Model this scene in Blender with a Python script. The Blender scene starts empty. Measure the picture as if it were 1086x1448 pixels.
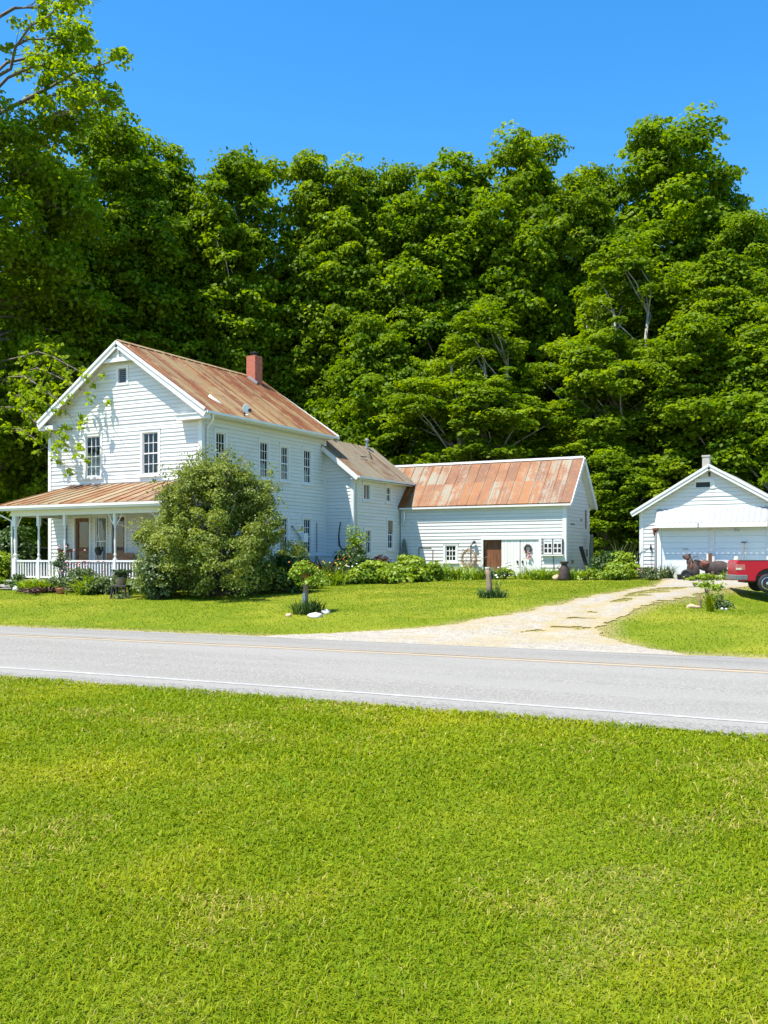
import bpy, bmesh, math, random
import numpy as np
from mathutils import Vector, Matrix

random.seed(7)
RNG = np.random.default_rng(11)
S = bpy.context.scene
C = S.collection
SN, CS = .4756, .8797          # camera heading: 28.4 degrees left of +Y
FPX, HOR = 1400.0, 790.0       # focal length and horizon in photograph pixels (1086 x 1448)

# ------------------------------------------------------------------ terrain
KY = [-80, 9, 10.2, 13.8, 17.3, 18.2, 20.2, 24, 27, 31, 35, 39, 60, 400]
KZ = [0, 0, .02, .12, -.05, -.02, .22, .5, .6, .68, .75, .87, 1.1, 4]

def off(x):
    d = np.clip(-5 - np.asarray(x, float), 0, None)
    q = np.clip(d, 0, 18)
    return -.003 * q * q - .108 * (d - q)

def g(x, y):
    x = np.asarray(x, float); y = np.asarray(y, float)
    w = np.clip((25 - y) / 6.5, 0, 1)
    z = np.interp(y - off(x) * w, KY, KZ)
    a = np.clip((x + 6.2) / 2.6, 0, 1); a = a * a * (3 - 2 * a)
    b = np.clip(1 - np.abs(y - 30) / 8.0, 0, 1); b = b * b * (3 - 2 * b)
    return z - .66 * a * b

def gz(x, y):
    return float(g(x, y))

def at(u, d, v=None):
    """a bearing u and a distance d turned into ground (or given height) coordinates"""
    xc = (u - 543) / FPX * d
    X = CS * xc - SN * d; Y = SN * xc + CS * d
    return (X, Y, gz(X, Y) if v is None else 1.6 - (v - HOR) / FPX * d)

_tab = np.random.default_rng(5).random((256, 256))
def vnoise(x, y, s, k=0):
    x = np.asarray(x, float) * s + 17.3 * k + 100; y = np.asarray(y, float) * s + 9.1 * k + 100
    xi = np.floor(x).astype(int); yi = np.floor(y).astype(int)
    fx = x - xi; fy = y - yi
    fx = fx * fx * (3 - 2 * fx); fy = fy * fy * (3 - 2 * fy)
    t = lambda a, b: _tab[a % 256, b % 256]
    return (t(xi, yi) * (1 - fx) + t(xi + 1, yi) * fx) * (1 - fy) + (t(xi, yi + 1) * (1 - fx) + t(xi + 1, yi + 1) * fx) * fy
def fbm(x, y, s, k=0):
    return .55 * vnoise(x, y, s, k) + .3 * vnoise(x, y, s * 2.3, k + 1) + .15 * vnoise(x, y, s * 5.1, k + 2)

# ------------------------------------------------------------------ materials
class NT:
    def __init__(self, name):
        self.m = bpy.data.materials.new(name); self.m.use_nodes = True
        self.t = self.m.node_tree; self.t.nodes.clear()
        self.out = self.t.nodes.new('ShaderNodeOutputMaterial')
    def n(self, typ, ins=None, **props):
        nd = self.t.nodes.new('ShaderNode' + typ)
        for k, v in props.items(): setattr(nd, k, v)
        for k, v in (ins or {}).items():
            if isinstance(v, bpy.types.NodeSocket): self.t.links.new(v, nd.inputs[k])
            else: nd.inputs[k].default_value = v
        return nd
    def mix(self, f, a, b, blend='MIX'):
        nd = self.t.nodes.new('ShaderNodeMix'); nd.data_type = 'RGBA'; nd.blend_type = blend; nd.clamp_factor = True
        for i, v in ((0, f), (6, a), (7, b)):
            if isinstance(v, bpy.types.NodeSocket): self.t.links.new(v, nd.inputs[i])
            else: nd.inputs[i].default_value = v if i == 0 else (*v[:3], 1)
        return nd.outputs[2]
    def ramp(self, f, stops):
        nd = self.n('ValToRGB', {'Fac': f}); e = nd.color_ramp.elements
        while len(e) < len(stops): e.new(.5)
        for q, (p, c) in zip(e, stops): q.position = p; q.color = (*c, 1) if len(c) == 3 else c
        return nd.outputs['Color']
    def step(self, f, a, b):
        nd = self.n('MapRange', {'Value': f, 'From Min': a, 'From Max': b}, interpolation_type='SMOOTHSTEP')
        return nd.outputs['Result']
    def math(self, op, a, b=0.0):
        nd = self.t.nodes.new('ShaderNodeMath'); nd.operation = op
        for i, v in enumerate((a, b)):
            if isinstance(v, bpy.types.NodeSocket): self.t.links.new(v, nd.inputs[i])
            else: nd.inputs[i].default_value = v
        return nd.outputs[0]
    def obj(self, scale=(1, 1, 1)):
        tc = self.n('TexCoord')
        return self.n('Mapping', {'Vector': tc.outputs['Object'], 'Scale': scale}).outputs['Vector']
    def noise(self, vec, scale=5., detail=4., rough=.55):
        return self.n('TexNoise', {'Vector': vec, 'Scale': scale, 'Detail': detail, 'Roughness': rough}).outputs['Fac']
    def tint(self):
        a = self.n('Attribute', attribute_name='tint')
        s = self.n('SeparateColor', {'Color': a.outputs['Color']})
        return s.outputs[0], s.outputs[1], s.outputs[2]
    def bsdf(self, col, rough=.6, bump=None, bd=.01, bs=.5, **kw):
        ins = {'Base Color': col if isinstance(col, bpy.types.NodeSocket) else (*col[:3], 1), 'Roughness': rough}
        for k, v in kw.items(): ins[k.replace('_', ' ')] = v
        if bump is not None:
            ins['Normal'] = self.n('Bump', {'Height': bump, 'Distance': bd, 'Strength': bs}).outputs['Normal']
        return self.n('BsdfPrincipled', ins).outputs[0]
    def done(self, s):
        self.t.links.new(s, self.out.inputs['Surface']); return self.m

def plain(name, col, rough=.6, var=.25, scale=8., metal=0., bump=.0, stretch=(1, 1, 1), spec=.4):
    t = NT(name); nz = t.noise(t.obj(stretch), scale, 5)
    c2 = tuple(max(0, x * (1 - var)) for x in col); c3 = tuple(min(1, x * (1 + var * .7)) for x in col)
    col = t.ramp(nz, [(.25, c2), (.5, col), (.78, c3)])
    kw = {'Metallic': metal, 'Specular_IOR_Level': spec}
    return t.done(t.bsdf(col, rough, nz if bump else None, bump or .01, .6, **kw))

def paint(name, col=(.8, .8, .79), wear=.5):
    """weathered white paint on boards; tint r = one board's own shade, g = its wear"""
    t = NT(name); r, gch, b = t.tint()
    big = t.noise(t.obj((1, 1, 1)), .7, 4)
    streak = t.noise(t.obj((.9, .9, 9)), 3.5, 6, .7)
    drip = t.noise(t.obj((6, 6, .5)), 2.2, 4, .6)
    c = t.mix(t.math('MULTIPLY', t.step(big, .45, .75), .35 * wear + .1), col, tuple(x * y for x, y in zip(col, (.86, .85, .8))))
    c = t.mix(t.math('MULTIPLY', t.step(drip, .55, .8), .3 * wear), c, (.56, .54, .48))
    c = t.mix(t.math('MULTIPLY', r, .28), c, (.55, .56, .55))
    c = t.mix(t.math('MULTIPLY', b, t.math('ADD', .25, t.math('MULTIPLY', streak, .9))), c, (.33, .32, .29))  # b = grey of the shadow line painted along each lap
    peel = t.math('MULTIPLY', t.step(streak, .69, .73), t.step(gch, .35, .9))
    c = t.mix(t.math('MULTIPLY', peel, .75 * wear), c, (.3, .28, .25))
    tc = t.n('TexCoord'); zz = t.n('SeparateXYZ', {0: tc.outputs['Object']}).outputs[2]
    sp = t.math('MULTIPLY', t.step(t.math('SUBTRACT', t.math('MULTIPLY', big, .9), zz), -.05, .45), t.math('MULTIPLY', t.noise(t.obj(), 6, 5), .55 * wear))
    c = t.mix(sp, c, (.38, .36, .27))
    grime = t.math('MULTIPLY', t.step(t.noise(t.obj((1.2, 1.2, 6)), 2.4, 6, .75), .5, .75), .3 * wear)
    c = t.mix(grime, c, (.52, .50, .45))
    return t.done(t.bsdf(c, .55, streak, .003, .6, Specular_IOR_Level=.3))

def rust(name, axis, pale, rustc, dark, amount, seed, rw=.12, soft=.09):
    """rusted sheet metal; tint r/g/b = one sheet's own random numbers; axis = slope direction"""
    t = NT(name); r, gg, b = t.tint()
    st = (.3, 5.5, .3) if axis == 'x' else (5.5, .3, .3)
    v = t.n('VectorMath', {0: t.obj(st), 1: (seed, seed * .7, seed * 1.3)}, operation='ADD').outputs[0]
    a = t.noise(v, 1.3, 6, .7)
    v2 = t.obj((1, 1, 1)); bl = t.noise(v2, 1.3, 5, .6); fine = t.noise(v2, 9., 5, .65)
    s = t.math('ADD', t.math('MULTIPLY', a, .55), t.math('MULTIPLY', bl, .35))
    s = t.math('ADD', s, t.math('MULTIPLY', t.math('SUBTRACT', r, .5), rw))
    s = t.math('ADD', s, t.math('MULTIPLY', t.math('SUBTRACT', fine, .5), .3))
    f = t.step(s, amount - soft, amount + soft)
    rc = t.mix(t.step(t.math('ADD', bl, t.math('MULTIPLY', gg, .3)), .45, .85), rustc, dark)
    rc = t.mix(t.step(fine, .5, .8), rc, tuple(min(1, x * 1.45) for x in rustc))
    pc = t.mix(b, pale, tuple(x * .74 for x in pale))
    c = t.mix(f, pc, rc)
    return t.done(t.bsdf(c, .55, fine, .004, .4, Specular_IOR_Level=.35))

def leaf(name, c1, c2, trans=.3, c3=None, gloss=.35):
    t = NT(name); r, gg, b = t.tint()
    c = t.mix(r, c1, c2)
    if c3: c = t.mix(t.step(gg, .8, 1.), c, c3)
    lum = t.n('HueSaturation', {'Color': c, 'Value': t.math('ADD', .7, t.math('MULTIPLY', b, .6)), 'Hue': .5, 'Saturation': 1.0}).outputs[0]
    d = t.bsdf(lum, .5, Specular_IOR_Level=gloss)
    tc = t.n('HueSaturation', {'Color': lum, 'Hue': .494, 'Saturation': 1.08, 'Value': 1.5}).outputs[0]
    tr = t.n('BsdfTranslucent', {'Color': tc}).outputs[0]
    return t.done(t.n('MixShader', {0: trans, 1: d, 2: tr}).outputs[0])

M = {}
M['siding'] = paint('weathered_white_clapboard', (.70, .69, .66), .95)
M['trim'] = paint('white_trim_paint', (.72, .71, .685), .5)
M['cream'] = paint('cream_barn_door_paint', (.76, .735, .70), .6)
M['roof_house'] = rust('rusted_standing_seam', 'x', (.34, .235, .115), (.25, .098, .034), (.18, .062, .028), .45, 3.1, .14, .05)
M['roof_porch'] = rust('rusted_porch_metal', 'y', (.32, .235, .135), (.25, .105, .038), (.18, .068, .03), .47, 8.7, .16, .055)
M['roof_wing'] = rust('dull_tan_metal', 'x', (.29, .245, .175), (.225, .12, .06), (.15, .085, .055), .475, 5.3, .13, .045)
M['roof_barn'] = rust('rust_patched_sheets', 'y', (.225, .20, .145), (.235, .08, .010), (.14, .045, .012), .395, 12.9, .12, .05)
M['roof_garage'] = plain('grey_shingle', (.35, .35, .35), .8, .3, 12)
M['alu'] = plain('white_corrugated_metal', (.30, .31, .32), .5, .1, 3, .1)
M['door_panel'] = paint('pale_garage_door', (.74, .77, .79), .25)
M['bark'] = plain('grey_bark', (.17, .14, .11), .9, .5, 9, bump=.03, stretch=(1, 1, .25))
M['palebark'] = plain('pale_bark', (.30, .27, .22), .9, .4, 9, bump=.02, stretch=(1, 1, .3))
M['brownwood'] = plain('brown_stained_wood', (.19, .072, .03), .6, .6, 3, bump=.004, stretch=(5, 5, .6))
M['darkred'] = plain('dark_red_door_paint', (.075, .018, .014), .45, .4, 3)
M['tanwood'] = plain('varnished_tan_wood', (.30, .135, .045), .5, .45, 3, stretch=(1, 1, 4))
M['greywood'] = plain('weathered_grey_wood', (.26, .19, .13), .9, .5, 5, bump=.01, stretch=(4, 4, .4))
M['floorwood'] = plain('worn_porch_boards', (.42, .38, .33), .8, .3, 4, stretch=(.5, 4, 1))
M['darkwood'] = plain('dark_wet_wood', (.055, .045, .038), .8, .4, 5, stretch=(3, 3, .5))
M['mosswood'] = plain('moss_green_board', (.15, .17, .13), .9, .4, 6, stretch=(3, 3, .5))
M['black'] = plain('black_metal', (.02, .02, .022), .5, .4, 10)
M['grey'] = plain('grey_galvanised', (.35, .36, .37), .45, .2, 10, .5)
M['rustiron'] = plain('rusty_brown_iron', (.06, .042, .036), .8, .5, 7, bump=.01)
M['rustred'] = plain('rusty_red_iron', (.17, .06, .04), .8, .5, 9, bump=.01)
M['tyre'] = plain('black_rubber', (.022, .022, .023), .75, .25, 20)
M['dark_room_box'] = plain('darkened_room_box', (.035, .032, .03), .9, .3, 2)  # near-black, the darkness of the interior put into the colour
M['chrome'] = plain('bright_alloy', (.7, .7, .71), .25, .1, 5, .9)
M['bumper'] = plain('grey_bumper', (.16, .165, .17), .5, .25, 6, .1)
M['white'] = plain('white_enamel', (.78, .78, .76), .45, .1, 6)
M['stone'] = plain('pale_stone', (.58, .55, .49), .85, .3, 6, bump=.03)
M['tanstone'] = plain('tan_stone', (.45, .33, .2), .85, .3, 6, bump=.03)
M['terracotta'] = plain('terracotta', (.42, .16, .075), .8, .25, 8)
M['dirt'] = plain('dark_soil', (.05, .035, .024), .95, .4, 9, bump=.02)
M['concrete'] = plain('pale_concrete', (.42, .39, .34), .9, .2, 5)
M['foundation'] = plain('fieldstone_base', (.22, .21, .2), .9, .4, 5, bump=.02)
M['curtain'] = plain('grey_blue_curtain', (.42, .46, .48), .9, .3, 5, stretch=(9, 9, .5))
M['lace'] = plain('white_lace_curtain', (.7, .71, .7), .9, .2, 7, stretch=(8, 8, 1))
M['straw'] = plain('straw_hat', (.62, .55, .42), .9, .2, 20)
M['redcloth'] = plain('faded_red_cloth', (.33, .06, .05), .9, .3, 8)
M['limepaint'] = plain('lime_paint', (.5, .6, .18), .5, .2, 8)
M['dry'] = plain('dry_brown_stems', (.28, .19, .1), .95, .4, 9)
M['pink'] = plain('pink_petals', (.75, .36, .36), .8, .25, 15)
M['whitepetal'] = plain('white_petals', (.8, .79, .72), .8, .1, 15)
M['orange'] = plain('orange_petals', (.72, .21, .06), .8, .25, 15)
M['yellow'] = plain('yellow_petals', (.75, .55, .06), .8, .2, 15)
M['taillamp'] = plain('pale_red_lamp', (.4, .12, .11), .2, .15, 5)
M['redpaint'] = plain('red_car_paint', (.42, .003, .020), .22, .05, 2, spec=.35)

def brick():
    t = NT('red_brick'); v = t.obj((1, 1, 1))
    tc = t.n('TexCoord'); sp = t.n('SeparateXYZ', {0: tc.outputs['Object']})
    uv = t.n('CombineXYZ', {0: t.math('ADD', sp.outputs[0], sp.outputs[1]), 1: sp.outputs[2]}).outputs[0]
    b = t.n('TexBrick', {'Vector': uv, 'Color1': (.58, .15, .08, 1), 'Color2': (.45, .105, .06, 1), 'Mortar': (.46, .24, .17, 1), 'Scale': 1., 'Mortar Size': .007, 'Brick Width': .21, 'Row Height': .075})
    return t.done(t.bsdf(t.mix(t.math('MULTIPLY', t.noise(v, 7), .35), b.outputs['Color'], (.22, .06, .04)), .85, b.outputs['Fac'], -.006, .6))
M['brick'] = brick()

def glass():
    t = NT('window_glass')
    tr = t.n('BsdfTransparent', {'Color': (.62, .66, .66, 1)}).outputs[0]
    gl = t.n('BsdfGlossy', {'Roughness': .03, 'Color': (.9, .9, .9, 1)}).outputs[0]
    fr = t.math('POWER', t.n('LayerWeight', {'Blend': .5}).outputs['Facing'], 4.0)
    return t.done(t.n('MixShader', {0: t.math('ADD', t.math('MULTIPLY', fr, .7), .05), 1: tr, 2: gl}).outputs[0])
M['glass'] = glass()

def ground_mat():
    t = NT('lawn_turf'); r, gg, b = t.tint(); v = t.obj()
    n1 = t.noise(v, 22, 6, .7); n2 = t.noise(v, 3.1, 5, .6)
    st = t.noise(t.obj((.12, 1.1, 1)), 1.1, 4, .55)
    c = t.mix(t.step(n1, .3, .72), (.075, .125, .003), (.18, .225, .006))
    c = t.mix(t.math('MULTIPLY', r, .75), c, (.26, .26, .02))
    c = t.mix(t.math('MULTIPLY', t.step(st, .5, .8), .35), c, (.215, .25, .010))
    c = t.mix(t.math('MULTIPLY', t.step(n2, .52, .8), .3), c, (.11, .17, .006))
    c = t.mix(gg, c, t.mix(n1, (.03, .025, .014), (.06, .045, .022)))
    c = t.mix(t.math('MULTIPLY', b, .8), c, (.30, .24, .11))
    return t.done(t.bsdf(c, .85, n1, .03, .6, Specular_IOR_Level=.15))
M['ground'] = ground_mat()

def asphalt():
    t = NT('bleached_asphalt'); v = t.obj()
    f = t.noise(v, 34, 4, .85); m = t.noise(v, 7, 6, .8)
    tracks = t.noise(t.obj((.035, .62, 1)), 1.5, 3, .5)
    patch = t.noise(t.obj((.25, .6, 1)), .7, 5, .6)
    c = t.ramp(f, [(.32, (.07, .066, .058)), (.5, (.235, .222, .195)), (.68, (.46, .435, .385))])
    c = t.mix(t.math('MULTIPLY', t.step(m, .35, .68), .4), c, (.20, .193, .18))
    c = t.mix(t.math('MULTIPLY', t.step(tracks, .38, .62), .6), c, (.285, .272, .245))
    c = t.mix(t.math('MULTIPLY', t.step(patch, .52, .74), .5), c, (.165, .16, .15))
    return t.done(t.bsdf(c, .85, f, .006, .6, Specular_IOR_Level=.25))
M['asphalt'] = asphalt()

def roadpaint(name, col, under):
    t = NT(name); v = t.obj()
    w = t.step(t.noise(t.obj((.5, 3, 1)), 9, 6, .75), .44, .7)
    return t.done(t.bsdf(t.mix(w, under, col), .7))
M['yellowline'] = roadpaint('worn_yellow_line', (.60, .36, .12), (.36, .30, .22))
M['whiteline'] = roadpaint('worn_white_line', (.56, .55, .52), (.33, .32, .30))

def gravel(name='pale_gravel', k=1.0):
    t = NT(name); r, gg, b = t.tint(); v = t.obj()
    vo = t.n('TexVoronoi', {'Vector': v, 'Scale': 26.}); n = t.noise(v, 5, 6, .7); bign = t.noise(v, .8, 4)
    c = t.mix(t.step(vo.outputs['Distance'], .1, .7), (.44, .40, .33), (.23, .205, .165))
    c = t.mix(t.math('MULTIPLY', t.step(n, .4, .7), .5), c, (.49, .44, .355))
    c = t.mix(t.math('MULTIPLY', t.step(bign, .45, .7), .4), c, (.36, .31, .24))
    c = t.mix(t.math('MULTIPLY', r, .85), c, t.mix(n, (.36, .25, .11), (.30, .26, .09)))
    c = t.n('HueSaturation', {'Color': c, 'Value': k, 'Saturation': .55 if k < 1 else 1.0, 'Hue': .5}).outputs[0]
    return t.done(t.bsdf(c, .9, vo.outputs['Distance'], -.02, .6))
M['gravel'] = gravel(); M['shoulder'] = gravel('grey_shoulder_grit', .66)

M['blade'] = leaf('grass_blades', (.122, .20, .004), (.295, .312, .010), .3, (.40, .34, .09), .06)
M['yardblade'] = leaf('yard_grass_blades', (.085, .155, .003), (.205, .24, .007), .28, (.36, .30, .10), .05)
M['maple'] = leaf('maple_leaves', (.07, .152, .006), (.205, .295, .009), .45, None, .12)
M['lime'] = leaf('light_green_leaves', (.13, .225, .008), (.27, .36, .014), .5, None, .12)
M['fresh'] = leaf('fresh_green_leaves', (.09, .175, .007), (.235, .315, .011), .46, None, .12)
M['olive'] = leaf('olive_willow_leaves', (.13, .185, .02), (.26, .30, .045), .34)
M['hosta'] = leaf('yellow_green_leaves', (.13, .24, .012), (.27, .34, .02), .28)
M['deep'] = leaf('deep_green_leaves', (.03, .07, .012), (.06, .115, .018), .2)
M['burgundy'] = leaf('burgundy_leaves', (.035, .014, .012), (.075, .03, .02), .15)
M['rosegreen'] = leaf('grey_green_leaves', (.055, .10, .03), (.13, .18, .05), .22)

# ------------------------------------------------------------------ object helpers
ORG = {}
def tag(o, label=None, cat=None, group=None, kind=None):
    if label: o['label'] = label
    if cat: o['category'] = cat
    if group: o['group'] = group
    if kind: o['kind'] = kind
    return o
def thing(name, label, cat, loc=(0, 0, 0), rz=0., group=None):
    o = bpy.data.objects.new(name, None); C.objects.link(o); o.empty_display_size = .2
    o.location = loc; o.rotation_euler = (0, 0, rz); ORG[o] = tuple(loc)
    return tag(o, label, cat, group)
def copy_tree(o, parent=None):
    c = o.copy(); C.objects.link(c); c.parent = parent
    for ch in list(o.children): copy_tree(ch, c)
    return c
def link_mesh(me, name, mats, parent=None, smooth=False):
    for m in (mats if isinstance(mats, list) else [mats]): me.materials.append(m)
    if smooth: me.polygons.foreach_set('use_smooth', [True] * len(me.polygons))
    o = bpy.data.objects.new(name, me); C.objects.link(o); o.parent = parent
    return o

class MB:
    def __init__(s): s.v = []; s.f = []; s.t = []; s.p = []
    def add(s, vs, fs, t=(0, 0, 0)):
        b = len(s.v); s.p.append((b, b + len(vs), len(s.f), len(s.f) + len(fs))); s.v += [tuple(p) for p in vs]; s.f += [tuple(i + b for i in f) for f in fs]
        s.t += [t] * len(vs); return s
    def quad(s, a, b, c, d, t=(0, 0, 0)): return s.add([a, b, c, d], [(0, 1, 2, 3)], t)
    def box(s, x0, x1, y0, y1, z0, z1, fr=None, t=(0, 0, 0)):
        p = [(x, y, z) for z in (z0, z1) for y in (y0, y1) for x in (x0, x1)]
        if fr: p = [fr(*q) for q in p]
        return s.add(p, [(0, 2, 3, 1), (4, 5, 7, 6), (0, 1, 5, 4), (2, 6, 7, 3), (0, 4, 6, 2), (1, 3, 7, 5)], t)
    def prism(s, poly, ax, a0, a1, fr=None, t=(0, 0, 0)):
        """poly: 2-D outline; ax: axis of extrusion ('x','y','z')"""
        def mk(p, a): return {'x': (a, p[0], p[1]), 'y': (p[0], a, p[1]), 'z': (p[0], p[1], a)}[ax]
        n = len(poly); vs = [mk(p, a0) for p in poly] + [mk(p, a1) for p in poly]
        if fr: vs = [fr(*q) for q in vs]
        fs = [tuple(range(n))[::-1], tuple(range(n, 2 * n))] + [(i, (i + 1) % n, n + (i + 1) % n, n + i) for i in range(n)]
        return s.add(vs, fs, t)
    def beam(s, a, b, w, h, up=(0, 0, 1), t=(0, 0, 0)):
        a = Vector(a); b = Vector(b); d = (b - a).normalized(); u = Vector(up)
        sd = d.cross(u)
        if sd.length < 1e-4: sd = d.cross(Vector((1, 0, 0)))
        sd.normalize(); u = sd.cross(d).normalized()
        p = [q + sd * x * w / 2 + u * y * h / 2 for q in (a, b) for y in (-1, 1) for x in (-1, 1)]
        return s.add(p, [(0, 2, 3, 1), (4, 5, 7, 6), (0, 1, 5, 4), (2, 6, 7, 3), (0, 4, 6, 2), (1, 3, 7, 5)], t)
    def tube(s, pts, r, n=6, t=(0, 0, 0)):
        pts = [Vector(p) for p in pts]; rs = r if isinstance(r, (list, tuple)) else [r] * len(pts)
        vs = []; ref = Vector((.31, .77, .56)).normalized()
        for i, p in enumerate(pts):
            d = (pts[min(i + 1, len(pts) - 1)] - pts[max(i - 1, 0)]).normalized()
            a = d.cross(ref)
            if a.length < .05: a = d.cross(Vector((1, 0, 0)))
            a.normalize(); b = d.cross(a)
            for k in range(n):
                th = 2 * math.pi * k / n
                vs.append(p + (a * math.cos(th) + b * math.sin(th)) * rs[i])
        fs = [(i * n + k, i * n + (k + 1) % n, (i + 1) * n + (k + 1) % n, (i + 1) * n + k) for i in range(len(pts) - 1) for k in range(n)]
        fs += [tuple(range(n))[::-1], tuple((len(pts) - 1) * n + k for k in range(n))]
        return s.add(vs, fs, t)
    def lathe(s, prof, c=(0, 0, 0), n=12, t=(0, 0, 0), fr=None):
        vs = []
        for r, z in prof:
            for k in range(n):
                th = 2 * math.pi * k / n; vs.append((c[0] + r * math.cos(th), c[1] + r * math.sin(th), c[2] + z))
        if fr: vs = [fr(*q) for q in vs]
        fs = [(i * n + k, i * n + (k + 1) % n, (i + 1) * n + (k + 1) % n, (i + 1) * n + k) for i in range(len(prof) - 1) for k in range(n)]
        fs += [tuple(range(n))[::-1], tuple((len(prof) - 1) * n + k for k in range(n))]
        return s.add(vs, fs, t)
    def blob(s, c, r, seed=0, rough=.2, n=(10, 7), t=(0, 0, 0)):
        rr = random.Random(seed); ph = [rr.uniform(0, 6.28) for _ in range(6)]
        vs = []; a, b = n
        for j in range(b + 1):
            la = math.pi * j / b - math.pi / 2
            for i in range(a):
                lo = 2 * math.pi * i / a
                k = 1 + rough * (.5 * math.sin(2 * lo + ph[0] + la) + .35 * math.sin(3 * lo + ph[1] - 2 * la) + .3 * math.sin(3 * la + ph[2] + lo))
                vs.append((c[0] + r[0] * k * math.cos(la) * math.cos(lo), c[1] + r[1] * k * math.cos(la) * math.sin(lo), c[2] + r[2] * k * math.sin(la)))
        fs = [(j * a + i, j * a + (i + 1) % a, (j + 1) * a + (i + 1) % a, (j + 1) * a + i) for j in range(b) for i in range(a)]
        return s.add(vs, fs, t)
    def build_each(s, name, mat, parent=None, local=False, **kw):
        """every added piece becomes a part of its own"""
        out = []
        for v0, v1, f0, f1 in s.p:
            m = MB(); m.v = s.v[v0:v1]; m.t = s.t[v0:v1]; m.f = [tuple(i - v0 for i in f) for f in s.f[f0:f1]]
            out.append(m.build(name, mat, parent, local, **kw))
        return out
    def build(s, name, mat, parent=None, local=False, smooth=False, root=None, bevel=0.):
        r = root or parent
        o3 = (0, 0, 0)
        if r is not None and not local:
            while r is not None and r not in ORG: r = r.parent
            o3 = ORG.get(r, (0, 0, 0))
        vs = [(a - o3[0], b - o3[1], c - o3[2]) for a, b, c in s.v]
        me = bpy.data.meshes.new(name); me.from_pydata(vs, [], s.f)
        at_ = me.attributes.new('tint', 'FLOAT_COLOR', 'POINT')
        at_.data.foreach_set('color', np.array([(*q, 1) for q in s.t], np.float32).ravel())
        if bevel or smooth:
            bm = bmesh.new(); bm.from_mesh(me); bmesh.ops.recalc_face_normals(bm, faces=bm.faces); bm.to_mesh(me); bm.free()
        o = link_mesh(me, name, mat, parent, smooth)
        if bevel:
            md = o.modifiers.new('edge', 'BEVEL'); md.width = bevel; md.segments = 2; md.limit_method = 'ANGLE'
        return o

def np_mesh(name, verts, quads=None, tris=None, tint=None):
    me = bpy.data.meshes.new(name)
    nv = len(verts); me.vertices.add(nv); me.vertices.foreach_set('co', np.ascontiguousarray(verts, np.float32).ravel())
    q = np.zeros((0, 4), np.int32) if quads is None else quads
    t = np.zeros((0, 3), np.int32) if tris is None else tris
    loops = np.concatenate([q.ravel(), t.ravel()]).astype(np.int32)
    me.loops.add(len(loops)); me.loops.foreach_set('vertex_index', loops)
    st = np.concatenate([np.arange(len(q)) * 4, len(q) * 4 + np.arange(len(t)) * 3]).astype(np.int32)
    me.polygons.add(len(st)); me.polygons.foreach_set('loop_start', st)
    me.update(calc_edges=True)
    if tint is not None:
        a = me.attributes.new('tint', 'FLOAT_COLOR', 'POINT')
        a.data.foreach_set('color', np.concatenate([tint, np.ones((nv, 1))], 1).astype(np.float32).ravel())
    return me

# ------------------------------------------------------------------ foliage generators
def leaf_quads(pos, nrm, L, W, tint, rng):
    """kite-shaped leaves slightly folded along the middle"""
    n = len(pos); nrm = nrm / np.linalg.norm(nrm, axis=1, keepdims=True)
    r = rng.normal(size=(n, 3)); a = np.cross(nrm, r); a /= np.linalg.norm(a, axis=1, keepdims=True) + 1e-9
    b = np.cross(nrm, a)
    L = np.asarray(L).reshape(-1, 1) * np.ones((n, 1)); W = np.asarray(W).reshape(-1, 1) * np.ones((n, 1))
    bend = nrm * L * .16
    v = np.stack([pos - a * L * .5 - bend, pos + b * W * .5 - a * L * .06, pos + a * L * .5 - bend, pos - b * W * .5 - a * L * .06], 1).reshape(-1, 3)
    q = np.arange(n * 4).reshape(-1, 4)
    return v, q, np.repeat(tint, 4, 0)

def rand_dir(rng, n):
    d = rng.normal(size=(n, 3)); return d / np.linalg.norm(d, axis=1, keepdims=True)

def clump_leaves(rng, cen, rad, nleaf, size, up=.5, outw=.85, axis=None, flat=.6, tb=None):
    """leaves over the upper shell of every clump; cen (k,3), rad (k,)"""
    k = len(cen); idx = np.repeat(np.arange(k), nleaf)
    d = rand_dir(rng, k * nleaf); d[:, 2] = np.where(rng.random(len(d)) < .72, np.abs(d[:, 2]), d[:, 2])
    rho = rng.random(len(d)) ** .3
    R = rad[idx][:, None]
    tilt = rng.normal(size=(k, 2)) * .22
    p = d * rho[:, None] * R * np.array([1, 1, flat])
    p[:, 2] += (p[:, :2] * tilt[idx]).sum(1)
    pos = cen[idx] + p
    o = d.copy()
    nrm = np.array([0, 0, up]) + outw * o + .55 * rng.normal(size=o.shape)
    nrm[:, 2] = np.where(nrm[:, 2] < 0, -nrm[:, 2] * .7, nrm[:, 2])
    ct = rng.random(k) if tb is None else tb
    t = np.stack([np.clip(ct[idx] * .6 + rng.random(len(d)) * .4, 0, 1), rng.random(len(d)), np.clip(.5 + rng.normal(size=len(d)) * .16 + (ct[idx] - .5) * .3, 0, 1)], 1)
    s = size * (.7 + .6 * rng.random(len(d)))
    return leaf_quads(pos, nrm, s, s * .72, t, rng)

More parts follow.
